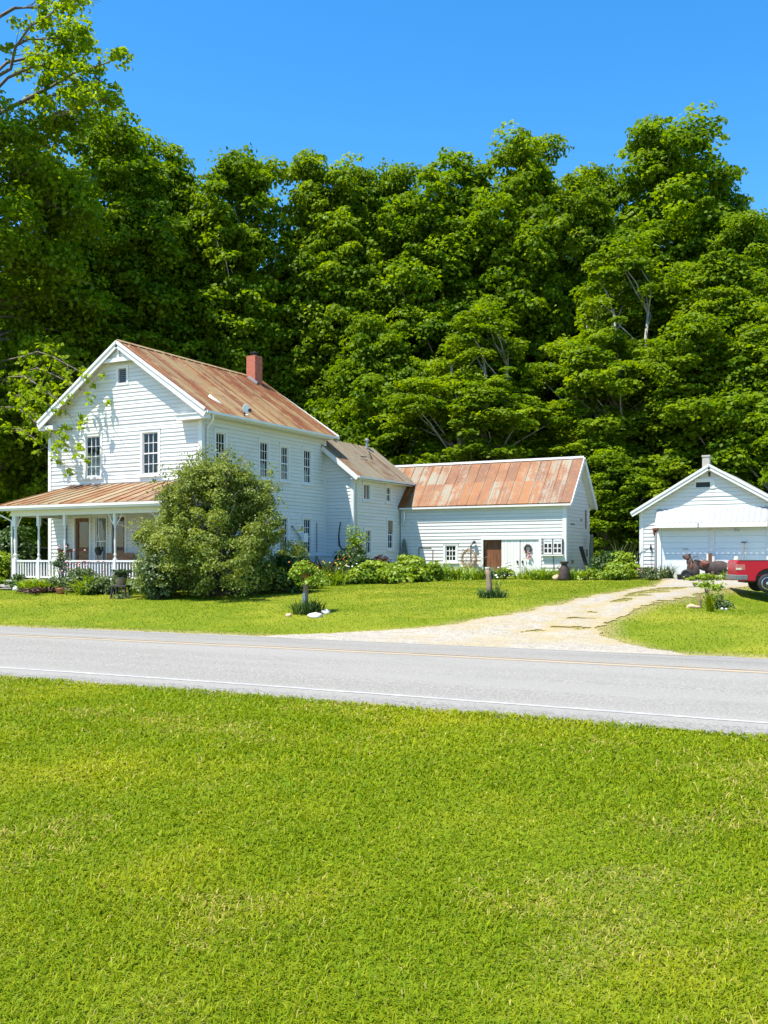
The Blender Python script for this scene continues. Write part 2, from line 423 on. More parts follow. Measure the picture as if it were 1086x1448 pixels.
def crown_centres(rng, R, z0, z1, n, base_w=.5, topk=.62, inner=.45):
    h = rng.random(n) ** .9
    th = rng.random(n) * 2 * np.pi
    ph = rng.random(6) * 6.28
    prof = np.minimum(1, ((1 - h) * 1.25 + .02) ** topk) * np.minimum(1, base_w + (1 - base_w) * h / .28)
    lob = 1 + .2 * np.sin(3 * th + ph[0] + h * 4) + .14 * np.sin(5 * th + ph[1] - h * 9) + .14 * np.sin(2 * th + ph[2] + h * 15)
    r = R * prof * lob * (inner + (1 - inner) * rng.random(n) ** .5)
    lean = np.array([rng.normal() * .06, rng.normal() * .06])
    z = z0 + (z1 - z0) * h
    c = np.stack([r * np.cos(th) + lean[0] * (z - z0), r * np.sin(th) + lean[1] * (z - z0), z], 1)
    return c

def head_centres(rng, R, z0, H, nhead, per, wide=.62):
    """a crown built of rising leafy heads: clump centres over the upper side of each head"""
    hs, cs = [], []
    ga = rng.random() * 6.28; nst = max(4, nhead // 3)
    for k in range(nst + 1):                        # upright leaders, the middle one tallest
        th = ga + 6.283 * k / nst + rng.normal() * .25
        rr_ = 0 if k == nst else R * rng.uniform(.48, .66)
        top = H if k == nst else H * rng.uniform(.66, .95)
        z = z0 + rng.uniform(0, 1.5); out = rng.uniform(-.05, .25)
        while z < top - R * .25:
            f = (z - z0) / (top - z0)
            hr = R * rng.uniform(.34, .46) * (1 - .42 * f ** 2); hv = hr * rng.uniform(1.2, 1.9)
            zc = min(z + hv * .7, top - hv)
            rad = rr_ * (1 - .45 * f ** 2 + out * f)
            hs.append((rad * math.cos(th) + rng.normal() * .25, rad * math.sin(th) + rng.normal() * .25, zc, hr, hv))
            z += hv * rng.uniform(1.1, 1.5)
    for x, y, z, hr, hv in hs:
        n = int(per * (hr / (R * .38)) ** 1.6)
        d = rand_dir(rng, n); d[:, 2] = np.where(rng.random(n) < .5, np.abs(d[:, 2]), d[:, 2])
        rho = .55 + .5 * rng.random((n, 1)) ** .6
        cs.append(d * rho * np.array([hr, hr, hv]) + np.array([x, y, z]))
    return np.concatenate(cs), hs

def tree_meshes(seed, R, H, z0, nhead, per, nleaf, size, crad, trunk_r=.3, forks=1, nlimb=30, fill=190):
    rng = np.random.default_rng(seed)
    cen, hs = head_centres(rng, R, z0, H, nhead, per)
    cen = np.concatenate([cen, crown_centres(rng, R * .93, z0, H * .97, fill, .62, .55, .3)])
    cen = cen[cen[:, 2] > z0 * .7]
    rad = crad * (.6 + .8 * rng.random(len(cen)))
    v, q, t = clump_leaves(rng, cen, rad, nleaf, size)
    rr = random.Random(seed); mb = MB()
    for f in range(forks):
        ox, oy = (0, 0) if forks == 1 else (rr.uniform(-.15, .15) * R, rr.uniform(-.15, .15) * R)
        pts = [(ox * .15 * f, oy * .15 * f, -.3)]
        for i in range(1, 7):
            k = i / 6; pts.append((ox * k * 2 + rr.gauss(0, .12), oy * k * 2 + rr.gauss(0, .12), H * .78 * k))
        rs = [trunk_r * (1.25 if i == 0 else 1 - .9 * i / 6) + .02 for i in range(7)]
        mb.tube(pts, rs, 8)
        targets = [h[:3] for h in hs[f::forks]] + [tuple(cen[rr.randrange(len(cen))]) for _ in range(nlimb // forks)]
        for c in targets:
            zb = max(z0 * .6 + .3, c[2] - (.5 + .3 * rr.random()) * math.hypot(c[0], c[1]) - 1.2 - rr.random() * 1.5)
            k = min(.98, max(0, zb / (H * .78))); i = min(5, int(k * 6)); fk = k * 6 - i
            b = Vector(pts[i]).lerp(Vector(pts[i + 1]), fk)
            e = Vector(c); m1 = b.lerp(e, .4) + Vector((rr.gauss(0, .15), rr.gauss(0, .15), .25)); m2 = b.lerp(e, .75) + Vector((rr.gauss(0, .15), rr.gauss(0, .15), .2))
            r0 = max(.05, trunk_r * (1 - k) * .55)
            mb.tube([b, m1, m2, e], [r0, r0 * .7, r0 * .42, .018], 5)
    return (v, q, t), mb

def plant_tree(name, label, loc, leaves, mb, lm, bm_, group=None, scale=(1, 1, 1), rz=0., cat='tree'):
    root = thing(name, label, cat, loc, rz, group); root.scale = scale
    mb.build('trunk', bm_, root, local=True, smooth=True)
    link_mesh(np_mesh('crown', leaves[0], leaves[1], None, leaves[2]), 'crown', lm, root)
    return root

def blades_mesh(name, pos, L, W, rng, lean=.9, tint=None, curl=.6, zup=1.0):
    """arching blades: 5 points each, one quad and one triangle"""
    n = len(pos); th = rng.random(n) * 2 * np.pi
    d = np.stack([np.cos(th), np.sin(th), np.zeros(n)], 1); sd = np.stack([-np.sin(th), np.cos(th), np.zeros(n)], 1)
    ln = np.clip(lean * (.25 + .9 * rng.random(n)), 0, 1.5)[:, None]
    L = np.asarray(L).reshape(-1, 1) * np.ones((n, 1)); W = np.asarray(W).reshape(-1, 1) * np.ones((n, 1))
    up = np.array([0, 0, 1.0])
    d1 = d * np.sin(ln) + up * np.cos(ln) * zup; l2 = ln + curl * (.4 + .8 * rng.random(n))[:, None]
    d2 = d * np.sin(l2) + up * np.cos(l2) * zup
    m = pos + d1 * L * .55; e = m + d2 * L * .5
    tw = (rng.random(n)[:, None] - .5) * .9
    s2 = sd * np.cos(tw) + up * np.sin(tw)
    v = np.stack([pos - sd * W * .4, pos + sd * W * .4, m + s2 * W * .5, m - s2 * W * .5, e], 1).reshape(-1, 3)
    b = np.arange(n)[:, None] * 5
    return np_mesh(name, v, b + np.array([[0, 1, 2, 3]]), b + np.array([[3, 2, 4]]), np.repeat(tint, 5, 0))

def rnd_tint(rng, n, lo=0., hi=1.):
    return np.stack([lo + (hi - lo) * rng.random(n), rng.random(n) * .75, np.clip(.5 + .2 * rng.normal(size=n), 0, 1)], 1)

# ------------------------------------------------------------------ building helpers
def frame(P, d, n):
    return lambda t, o, z: (P[0] + d[0] * t + n[0] * o, P[1] + d[1] * t + n[1] * o, z)

def siding(mb, fr, L, z0, ze, apex=None, openings=(), pitch=.14, seed=0, t_lo=0.):
    """lapped boards on one wall. apex=(t, z) of a gable above the eave height ze"""
    rr = random.Random(seed)
    ztop = apex[1] if apex else ze
    def span(z):
        if not apex or z <= ze: return t_lo, L
        k = (z - ze) / (apex[1] - ze); return t_lo + (apex[0] - t_lo) * k, L - (L - apex[0]) * k
    nrow = int(math.ceil((ztop - z0) / pitch))
    for i in range(nrow):
        a, b = z0 + i * pitch, min(ztop, z0 + (i + 1) * pitch)
        cuts = sorted({a, b} | {z for o in openings for z in (o[2], o[3]) if a < z < b} | ({ze} if a < ze < b else set()))
        seg = rr.uniform(0, 2.5); joints = []
        while seg < L: joints.append(seg); seg += rr.uniform(1.6, 3.8)
        tints = [(rr.random() ** 2.2, rr.random(), 0) for _ in range(len(joints) + 1)]
        sag = rr.gauss(0, .0025)
        for lo, hi in zip(cuts, cuts[1:]):
            if hi - lo < 1e-4: continue
            ol = .022 - .020 * (lo - a) / pitch + sag; oh = .022 - .020 * (hi - a) / pitch + sag
            l0, l1 = span(lo); h0, h1 = span(hi)
            blk = sorted((o[0], o[1]) for o in openings if o[2] < hi - 1e-5 and o[3] > lo + 1e-5)
            ivs = []; cur = -1e9
            for x0, x1 in blk:
                if x0 > cur: ivs.append((cur, x0))
                cur = max(cur, x1)
            ivs.append((cur, 1e9))
            for x0, x1 in ivs:
                pts = [x0] + [j for j in joints if x0 < j < x1] + [x1]
                for p0, p1 in zip(pts, pts[1:]):
                    A, B = max(p0, l0), min(p1, l1); D, E_ = max(p0, h0), min(p1, h1)
                    if B - A < 1e-3: continue
                    if E_ < D: D = E_ = (D + E_) / 2
                    D = max(D, A) if D < A else D
                    t = tints[sum(1 for j in joints if j <= (A + B) / 2)]
                    if lo == a and hi - lo > .05:          # butt edge greyed: some wear, plus the lap's shadow line painted in
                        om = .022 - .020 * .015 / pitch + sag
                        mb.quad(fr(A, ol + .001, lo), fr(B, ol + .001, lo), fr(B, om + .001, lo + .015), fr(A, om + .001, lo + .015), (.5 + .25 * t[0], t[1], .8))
                    mb.quad(fr(A, ol, lo), fr(B, ol, lo), fr(E_, oh, hi), fr(D, oh, hi), t)
                    if lo == a: mb.quad(fr(A, .0, lo), fr(B, .0, lo), fr(B, ol, lo), fr(A, ol, lo), t)
    return mb

def window(root, fr, t0, t1, z0, z1, cols=3, rows=4, curtain=None, cas=.10, sash=.04, split=True, sill=True, name='window', boarded=0., mun=.022, mat=None):
    """casing outer bounds t0..t1, z0..z1; returns the sash part"""
    mat = mat or M['trim']
    a, b = t0 + cas, t1 - cas; c, d = z0 + .05, z1 - cas
    s = MB()
    s.box(a, a + sash, -.05, -.01, c, d, fr); s.box(b - sash, b, -.05, -.01, c, d, fr)
    s.box(a + sash, b - sash, -.05, -.01, c, c + sash * 1.3, fr); s.box(a + sash, b - sash, -.05, -.01, d - sash, d, fr)
    mid = (c + d) / 2
    if split: s.box(a + sash, b - sash, -.045, .0, mid - .022, mid + .022, fr)
    for i in range(1, cols):
        x = a + sash + (b - a - 2 * sash) * i / cols; s.box(x - mun / 2, x + mun / 2, -.04, -.018, c + sash, d - sash, fr)
    for j in range(1, rows):
        if split and rows % 2 == 0 and j == rows // 2: continue
        z = c + (d - c) * j / rows; s.box(a + sash, b - sash, -.043, -.020, z - mun / 2, z + mun / 2, fr)
    w = s.build(name, mat, root)
    f = MB()
    f.box(t0, a, -.06, .032, z0, z1 - cas, fr); f.box(b, t1, -.06, .032, z0, z1 - cas, fr)
    f.box(t0 - .02, t1 + .02, -.06, .036, z1 - cas, z1, fr); f.box(t0 - .03, t1 + .03, .0, .055, z1, z1 + .03, fr)
    f.box(a, b, -.06, .02, z0, c, fr)
    f.build('frame', mat, w)
    if sill: MB().box(t0 - .05, t1 + .05, .0, .075, z0 - .045, z0, fr).build('sill', mat, w)
    MB().quad(fr(a + .01, -.032, c + .01), fr(b - .01, -.032, c + .01), fr(b - .01, -.032, d - .01), fr(a + .01, -.032, d - .01)).build('pane', M['glass'], w)
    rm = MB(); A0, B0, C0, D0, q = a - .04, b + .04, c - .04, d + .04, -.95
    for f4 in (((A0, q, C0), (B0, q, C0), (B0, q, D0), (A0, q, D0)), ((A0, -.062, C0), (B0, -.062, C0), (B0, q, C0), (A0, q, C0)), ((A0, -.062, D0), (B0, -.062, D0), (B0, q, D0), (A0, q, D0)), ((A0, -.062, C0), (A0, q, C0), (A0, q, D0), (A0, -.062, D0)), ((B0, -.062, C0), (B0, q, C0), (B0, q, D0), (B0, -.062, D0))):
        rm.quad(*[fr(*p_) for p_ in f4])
    rm.build('dark_room_box', M['dark_room_box'], w)  # box added behind the pane, coloured dark to look like an unlit interior
    if curtain:
        cm = MB()
        for (x0, x1, y0, y1) in curtain[1]:
            n = 9
            for i in range(n):
                p, q = x0 + (x1 - x0) * i / n, x0 + (x1 - x0) * (i + 1) / n
                o1, o2 = (-.12, -.09) if i % 2 else (-.09, -.12)
                A, B = a + (b - a) * p, a + (b - a) * q; Z0, Z1 = c + (d - c) * y0, c + (d - c) * y1
                cm.quad(fr(A, o1, Z0), fr(B, o2, Z0), fr(B, o2, Z1), fr(A, o1, Z1))
        cm.build('curtain', M[curtain[0]], w)
    if boarded:
        MB().box(a, b, -.02, -.004, d - (d - c) * boarded, d, fr).build('board', M['greywood'], w)
    return w

def slope(mb, e0, e1, r0, r1, seams, thick=.05, seam_h=.03, rows=1, seed=0, tcl=None):
    """a sheet-metal slope from eave e0-e1 to ridge r0-r1 with raised seams"""
    rr = random.Random(seed)
    e0, e1, r0, r1 = map(Vector, (e0, e1, r0, r1)); n = (e1 - e0).cross(r0 - e0).normalized()
    if n.z < 0: n = -n
    L = lambda a, b, k: a.lerp(b, k)
    for i in range(seams):
        k0, k1 = i / seams, (i + 1) / seams
        cuts = [0, 1] if rows == 1 else [0] + sorted(max(.2, min(.85, (j + 1) / rows + rr.gauss(0, .01))) for j in range(rows - 1)) + [1]
        for c0, c1 in zip(cuts, cuts[1:]):
            t = (rr.random(), rr.random(), rr.random())
            if tcl: t = tcl(i, seams, c0, rr)
            P = [L(L(e0, e1, k), L(r0, r1, k), c) for k, c in ((k0, c0), (k1, c0), (k1, c1), (k0, c1))]
            lift = n * (.004 if c0 else .012)
            a = [p + lift for p in P]; b = [p - n * thick for p in P]
            mb.add(a + b, [(0, 1, 2, 3), (4, 7, 6, 5), (0, 4, 5, 1), (1, 5, 6, 2), (2, 6, 7, 3), (3, 7, 4, 0)], t)
        if i or True:
            p, q = L(e0, e1, k0), L(r0, r1, k0)
            mb.beam(p + n * (seam_h * .5 + .006), q + n * (seam_h * .5 + .006), .035, seam_h, n, (rr.random(), rr.random(), rr.random()))
    p, q = e1, r1
    mb.beam(p + n * (seam_h * .5 + .006), q + n * (seam_h * .5 + .006), .035, seam_h, n, (.3, .5, .5))
    return mb

#PARTS
# ------------------------------------------------------------------ farmhouse
X0, X1, Y0, Y1, ZB = -28.95, -21.68, 26.93, 34.98, .62
RX, RZ, SL = -25.25, 9.41, .698
house = thing('farmhouse', 'two storey white clapboard farmhouse with rusty metal roof, brick chimney and front porch', 'house', ((X0 + X1) / 2, (Y0 + Y1) / 2, .6))
fF = frame((X0, Y0), (1, 0), (0, -1)); fR = frame((X1, Y0), (0, 1), (1, 0))
fB = frame((X1, Y1), (-1, 0), (0, 1)); fL = frame((X0, Y1), (0, -1), (-1, 0))
LW, LD = X1 - X0, Y1 - Y0
front_w = [(-27.16, -26.25, 4.56, 6.2), (-24.42, -23.51, 4.54, 6.18)]
opF = [(a - X0, b - X0, c, d) for a, b, c, d in front_w] + [(-25.56 - X0, -24.98 - X0, 7.86, 8.58)]
opF += [(-27.72 - X0, -26.80 - X0, .85, 3.2), (-26.66 - X0, -25.98 - X0, 1.3, 3.2), (-25.88 - X0, -25.06 - X0, .85, 3.2), (-23.4 - X0, -22.4 - X0, 1.5, 3.2)]
side_w = [(27.60, 28.33, 4.55, 6.14), (30.23, 30.96, 4.58, 6.08), (31.62, 32.31, 4.58, 6.04), (33.21, 33.95, 4.58, 6.06), (31.55, 32.28, 1.75, 3.28), (33.21, 33.95, 1.74, 3.3), (28.1, 28.9, 1.75, 3.28)]
opR = [(a - Y0, b - Y0, c, d) for a, b, c, d in side_w]
w = MB()
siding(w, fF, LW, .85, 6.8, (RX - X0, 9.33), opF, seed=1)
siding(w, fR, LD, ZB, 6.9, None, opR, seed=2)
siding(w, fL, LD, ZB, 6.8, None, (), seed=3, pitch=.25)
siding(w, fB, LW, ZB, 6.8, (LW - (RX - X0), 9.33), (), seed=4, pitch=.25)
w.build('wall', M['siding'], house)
b = MB()
for fr, L in ((fF, LW), (fR, LD), (fB, LW), (fL, LD)): b.box(.01, L - .01, -.12, .004, .0, ZB + .02, fr)
b.build('foundation', M['foundation'], house)
t = MB()
for fr, L, z1 in ((fF, LW, 6.72), (fR, LD, 6.74), (fB, LW, 6.7), (fL, LD, 6.7)):
    t.box(-.033, .12, .0, .034, ZB, z1, fr); t.box(L - .12, L + .0, .0, .033, ZB, z1, fr)
t.build_each('corner_board', M['trim'], house)
# roof
YA, YE = Y0 - .31, Y1 + .3
XE, XW = -21.28, -29.16
zE, zW = RZ - (XE - RX) * SL, RZ - (RX - XW) * SL
r = MB()
slope(r, (XE, YA, zE), (XE, YE, zE), (RX, YA, RZ), (RX, YE, RZ), 19, seed=5, rows=2)
slope(r, (XW, YE, zW), (XW, YA, zW), (RX, YE, RZ), (RX, YA, RZ), 12, seed=6)
roof = r.build('roof', M['roof_house'], house)
MB().prism([(RX - .13, RZ - .045), (RX, RZ + .05), (RX + .13, RZ - .045), (RX, RZ + .012)], 'y', YA, YE).build('ridge_cap', M['roof_house'], roof)
def rake(mb, x_e, z_e, y, wd=.05, h=.22, rx=RX, rz=RZ):
    mb.beam((x_e, y, z_e - h * .62), (rx, y, rz - h * .62), wd, h)
tr = MB()
for y in (YA - .026, YE + .026):
    rake(tr, XE + .02, zE, y); rake(tr, XW - .02, zW, y)
    rake(tr, XE + .03, zE + .09, y - (.03 if y < 30 else -.03), .05, .09); rake(tr, XW - .03, zW + .09, y - (.03 if y < 30 else -.03), .05, .09)
tr.build_each('rake_board', M['trim'], house)
so = MB()
for xe, ze, sgn in ((XE, zE, 1), (XW, zW, -1)):
    for ya, yb in ((YA, Y0 - .02), (Y1 + .02, YE)):
        so.add([(xe, ya, ze - .075), (xe, yb, ze - .075), (RX, yb, RZ - .075), (RX, ya, RZ - .075)], [(0, 1, 2, 3)])
so.box(X1 + .02, XE, Y0, Y1, zE - .13, zE - .1); so.box(XW, X0 - .02, Y0, Y1, zW - .13, zW - .1)
so.box(X1 + .03, XE + .02, Y0 - .30, Y1, zE - .10, zE - .06)
so.build_each('soffit', M['trim'], house)
fz = MB()
fz.box(.12, LD - .02, .0, .045, 6.52, 6.86, fR); fz.box(.12, LD, .0, .04, 6.4, 6.8, fL)
fz.beam((X1, Y0 - .03, 6.76), (RX, Y0 - .03, 9.25), .05, .2); fz.beam((X0, Y0 - .03, 6.67), (RX, Y0 - .03, 9.25), .05, .2)
fz.build_each('frieze_board', M['trim'], house)
er = MB()
er.box(X1 - .85, XE + .02, YA, Y0 - .04, zE - .27, zE - .10); er.box(XW - .02, X0 + .5, YA, Y0 - .04, zW - .27, zW - .1)
er.box(X1 - .89, XE + .05, YA - .03, Y0 - .04, zE - .10, zE - .06)
er.build_each('eave_return', M['trim'], house)
go = MB()
go.box(RX - .95, RX + .95, YA + .02, YA + .12, 8.66, 8.8); go.box(RX - .05, RX + .05, YA + .03, YA + .09, 8.8, 9.2)
go.add([(RX - .9, YA + .1, 8.8), (RX + .9, YA + .1, 8.8), (RX, YA + .1, 9.34)], [(0, 1, 2)])
go.build('gable_ornament', M['trim'], house)
gt = MB()
gt.beam((XE + .06, YA, zE - .05), (XE + .06, YE, zE - .03), .11, .09)
gt.build('gutter', M['white'], house)
ds = MB()
ds.tube([(XE + .05, Y0 + .05, zE - .08), (XE + .02, Y0 + .1, zE - .3), (X1 + .09, Y0 + .22, zE - .5), (X1 + .08, Y0 + .22, .9)], .038, 7)
ds.build('downspout', M['white'], house, smooth=True)
# chimney
ch = MB(); cx, cy = -24.9, 34.45
ch.box(cx - .23, cx + .23, cy - .26, cy + .26, 8.7, 10.2)
chim = ch.build('chimney', M['brick'], house, bevel=.012)
MB().lathe([(.12, 10.2), (.13, 10.31), (.19, 10.32), (.19, 10.36), (.03, 10.42)], (cx, cy, 0), 12).build('chimney_cap', M['black'], chim)
fl = MB(); fl.beam((cx - .1, cy - .29, 9.30), (cx + .36, cy - .29, 9.0), .05, .1)
fl.build('flashing', M['alu'], chim)
vp = MB(); vp.tube([(-21.9, 28.55, 6.98), (-22.35, 28.15, 7.42)], .07, 8)
vp.build('vent_pipe', M['white'], house, smooth=True)
# louvre in the gable
lv = MB(); a, bb, c, d = opF[2]
lv.box(a, a + .1, -.05, .035, c, d, fF); lv.box(bb - .1, bb, -.05, .035, c, d, fF); lv.box(a + .1, bb - .1, -.05, .034, c, c + .08, fF); lv.box(a + .1, bb - .1, -.05, .034, d - .12, d, fF)
lo = lv.build('gable_vent', M['trim'], house)
ls = MB()
for i in range(7):
    z = c + .1 + i * .073
    ls.quad(fF(a + .1, -.005, z), fF(bb - .1, -.005, z), fF(bb - .1, -.05, z + .06), fF(a + .1, -.05, z + .06))
ls.build('louvre', M['grey'], lo)
MB().box(a + .02, bb - .02, -.12, -.07, c + .02, d - .02, fF).build('backing', M['black'], lo)
# windows
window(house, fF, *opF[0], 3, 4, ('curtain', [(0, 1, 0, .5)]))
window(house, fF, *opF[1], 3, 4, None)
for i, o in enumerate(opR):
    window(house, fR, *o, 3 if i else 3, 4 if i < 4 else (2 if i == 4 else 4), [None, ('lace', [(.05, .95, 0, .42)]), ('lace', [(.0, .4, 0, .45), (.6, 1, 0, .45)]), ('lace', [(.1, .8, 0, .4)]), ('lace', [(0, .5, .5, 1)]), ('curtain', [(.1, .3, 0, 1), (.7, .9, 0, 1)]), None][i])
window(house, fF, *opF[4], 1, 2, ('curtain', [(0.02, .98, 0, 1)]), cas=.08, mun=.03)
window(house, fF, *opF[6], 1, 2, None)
def door(op, panel, low, glass=True):
    a, b, c, d = op
    m = MB(); k = .1
    m.box(a + k, b - k, -.09, -.05, c, c + .3, fF); m.box(a + k, a + k + .12, -.09, -.05, c + .3, d - k, fF); m.box(b - k - .12, b - k, -.09, -.05, c + .3, d - k, fF)
    m.box(a + k + .12, b - k - .12, -.09, -.05, c + 1.05, c + 1.17, fF); m.box(a + k + .12, b - k - .12, -.09, -.05, d - k - .14, d - k, fF)
    dd = m.build('door', panel, house)
    MB().box(a + k + .12, b - k - .12, -.08, -.065, c + .3, c + 1.05, fF).build('door_panel', low, dd)
    MB().box(a + k + .12, b - k - .12, -.078, -.07, c + 1.17, d - k - .14, fF).build('pane', M['glass'], dd)
    MB().lathe([(.012, 0), (.03, .01), (.03, .04), (.01, .055)], (0, 0, 0), 8, fr=lambda x, y, z: fF(b - k - .06 + x, -.05 + z, c + 1.0 + y)).build('handle', M['black'], dd)
    MB().box(a, b, -.9, -.3, c, d, fF).build('dark_room_box', M['dark_room_box'], dd)  # dark block added behind the door glass to look like interior shade
    f = MB(); f.box(a, a + k, -.1, .035, c, d, fF); f.box(b - k, b, -.1, .035, c, d, fF); f.box(a + k, b - k, -.1, .034, d - k, d, fF)
    f.build('frame', M['trim'], dd)
    return dd
door(opF[3], M['brownwood'], M['tanwood'])['label'] = 'brown front door with tan lower panel and glass above'
door(opF[5], M['darkred'], M['tanwood'])['label'] = 'dark red porch door beside the curtained window'
# porch
PY, PE = 24.73, 24.35
p = MB()
slope(p, (-28.78, PE, 3.46), (-21.15, PE, 3.46), (-27.62, Y0 - .03, 4.3), (-21.5, Y0 - .03, 4.3), 15, .04, seed=9)
p.add([(-28.78, PE, 3.47), (-27.62, Y0 - .03, 4.31), (-28.78, Y0 - .03, 3.47), (-28.78, PE, 3.42), (-27.62, Y0 - .03, 4.25), (-28.78, Y0 - .03, 3.42)], [(0, 1, 2), (3, 5, 4), (0, 2, 5, 3)], (.5, .5, .5))
p.build('porch_roof', M['roof_porch'], house)
p = MB()
p.box(-28.80, -21.14, PE - .035, PE + .0, 3.29, 3.44); p.box(-28.815, -28.78, PE, Y0 - .03, 3.29, 3.44)
p.box(-28.8, -21.14, PE - .085, PE - .036, 3.36, 3.44)
p.build('porch_fascia', M['trim'], house)
p = MB(); p.box(-28.42, -21.4, PY - .08, PY + .08, 3.1, 3.3); p.box(-28.42, -28.26, PY + .08, Y0 - .03, 3.1, 3.3)
p.box(-28.77, -21.16, PE + .01, Y0 - .03, 3.3, 3.33)
p.build('porch_beam', M['trim'], house)
p = MB()
for i in range(46):
    x = -28.5 + i * .152; p.box(x, x + .147, PY - .22, Y0 - .03, .80, .85 + random.uniform(-.002, .002))
p.build('porch_floor', M['floorwood'], house)
p = MB(); p.box(-28.45, -21.6, PY - .15, PY - .1, .42, .8); p.box(-28.45, -28.4, PY - .1, Y0, .42, .8)
for x in np.arange(-28.4, -21.6, .12): p.box(x, x + .05, PY - .16, PY - .15, .45, .79)
p.build('porch_skirt', M['greywood'], house)
p = MB(); p.box(-28.4, -26.2, PY - .55, PY - .22, .62, .70); p.box(-28.35, -26.25, PY - .5, PY - .22, .4, .62)
p.build('porch_step', M['floorwood'], house)
for x in (-28.26, -27.1, -25.84, -23.54, -21.6):
    p = MB(); big = x in (-28.26,)
    hw = .085 if big else .055
    p.box(x - hw, x + hw, PY - hw, PY + hw, .85, 1.6)
    p.lathe([(hw * .9, 1.6), (hw * .6, 1.66), (hw * .95, 1.72), (hw * .62, 1.8), (hw * .8, 2.2), (hw * .58, 2.62), (hw * .9, 2.68), (hw * .7, 2.74)], (x, PY, 0), 10)
    p.box(x - hw, x + hw, PY - hw, PY + hw, 2.74, 3.1)
    po = p.build('porch_post', M['trim'], house, smooth=False)
    for s_ in ((1,) if big else (-1, 1)):
        if x in (-28.26, -23.54, -21.6):
            q = MB(); q.tube([(x + s_ * .05, PY, 2.72), (x + s_ * .16, PY, 2.86), (x + s_ * .3, PY, 3.08)], .022, 6); q.build('bracket', M['trim'], po)
rails = [(-28.18, -27.16), (-27.04, -26.2), (-26.08, -25.9), (-25.78, -23.6), (-23.48, -21.66)]
p = MB()
for a, bb in rails:
    p.box(a, bb, PY - .045, PY + .045, 1.49, 1.55); p.box(a, bb, PY - .03, PY + .03, .93, .985)
    n = max(1, int((bb - a) / .125))
    for i in range(n):
        x = a + (bb - a) * (i + .5) / n; p.box(x - .021, x + .021, PY - .02, PY + .02, .985, 1.49)
p.build('porch_railing', M['trim'], house)
p = MB(); p.box(-26.2, -26.08, PY - .06, PY + .06, .85, 1.58); p.box(-26.22, -26.06, PY - .08, PY + .08, 1.58, 1.62); p.build('newel_post', M['trim'], house)
p = MB(); p.tube([(-28.84, PE + .03, 3.34), (-28.8, PE + .05, 3.2), (-28.45, PY - .02, 2.95), (-28.38, PY - .06, 2.9), (-28.38, PY - .06, .95)], .03, 7); p.build('porch_downspout', M['white'], house, smooth=True)
p = MB(); p.tube([(-28.0, Y0 - .06, .9), (-28.02, Y0 - .06, 3.0)], .022, 6); p.box(-28.06, -27.95, Y0 - .1, Y0 - .03, 1.9, 2.15); p.build('conduit', M['rustiron'], house)
# side wall fittings
p = MB(); p.box(X1 + .01, X1 + .26, 32.98, 33.28, 2.25, 2.62); p.build('meter_box', M['white'], house, bevel=.01)
p = MB(); p.tube([(X1 + .05, 32.4, 2.9), (X1 + .12, 32.72, 2.6), (X1 + .1, 33.0, 2.35), (X1 + .06, 32.9, 1.75), (X1 + .06, 32.2, 1.72)], .022, 6); p.build('conduit', M['grey'], house)
p = MB()
for i in range(10): p.box(X1 + .02, X1 + .05, 34.22, 34.30, 1.9 + i * .115, 1.97 + i * .115)
p.box(X1 + .015, X1 + .03, 34.24, 34.28, 1.85, 3.1); p.build('ladder_bracket', M['grey'], house)

# ------------------------------------------------------------------ rear wing
EX0, EX1, EY0, EY1 = -24.1, -20.32, 34.95, 39.62
wing = thing('rear_wing', 'narrow white clapboard wing with tan metal roof joining the farmhouse to the barn', 'house wing', ((EX0 + EX1) / 2, (EY0 + EY1) / 2, .75))
gF = frame((EX0, EY0), (1, 0), (0, -1)); gR = frame((EX1, EY0), (0, 1), (1, 0)); gB = frame((EX1, EY1), (-1, 0), (0, 1)); gL = frame((EX0, EY1), (0, -1), (-1, 0))
WL, WD = EX1 - EX0, EY1 - EY0; ERX, ERZ, ESL = -22.2, 6.7, .785
wing_w = [(35.70, 36.42, 4.0, 4.80), (37.68, 38.26, 4.02, 4.8), (35.82, 36.5, 1.78, 2.9), (37.8, 38.46, 1.98, 3.35)]
opW = [(a - EY0, b_ - EY0, c, d) for a, b_, c, d in wing_w]
w = MB()
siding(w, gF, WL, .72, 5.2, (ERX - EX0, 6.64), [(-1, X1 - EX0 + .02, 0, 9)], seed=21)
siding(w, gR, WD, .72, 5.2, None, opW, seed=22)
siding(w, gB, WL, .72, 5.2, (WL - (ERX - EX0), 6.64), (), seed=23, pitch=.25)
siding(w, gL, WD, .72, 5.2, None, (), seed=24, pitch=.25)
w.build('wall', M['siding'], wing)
b = MB()
for fr, L in ((gF, WL), (gR, WD), (gB, WL), (gL, WD)): b.box(.14, L - .01, -.12, .003, .2, .74, fr)
b.build('foundation', M['foundation'], wing)
t = MB(); t.box(WL - .11, WL, 0, .033, .72, 5.1, gF); t.box(-.033, .11, 0, .034, .72, 5.1, gR); t.box(WD - .1, WD, 0, .033, .72, 5.1, gR)
t.build_each('corner_board', M['trim'], wing)
r = MB(); ezE = ERZ - (2.23) * ESL; eXE, eXW = ERX + 2.23, ERX - 2.23
slope(r, (eXE, EY0 - .28, ezE), (eXE, EY1 + .28, ezE), (ERX, EY0 - .28, ERZ), (ERX, EY1 + .28, ERZ), 11, seed=25, rows=2)
slope(r, (eXW, EY1 + .28, ezE), (eXW, EY0 + .1, ezE), (ERX, EY1 + .28, ERZ), (ERX, EY0 + .1, ERZ), 9, seed=26)
r.build('roof', M['roof_wing'], wing)
t = MB()
for y in (EY0 - .305, EY1 + .305):
    t.beam((eXE + .02, y, ezE - .1), (ERX + (.56 if y < 36 else 0), y, ERZ - .1 - (.56 * ESL if y < 36 else 0)), .045, .17)
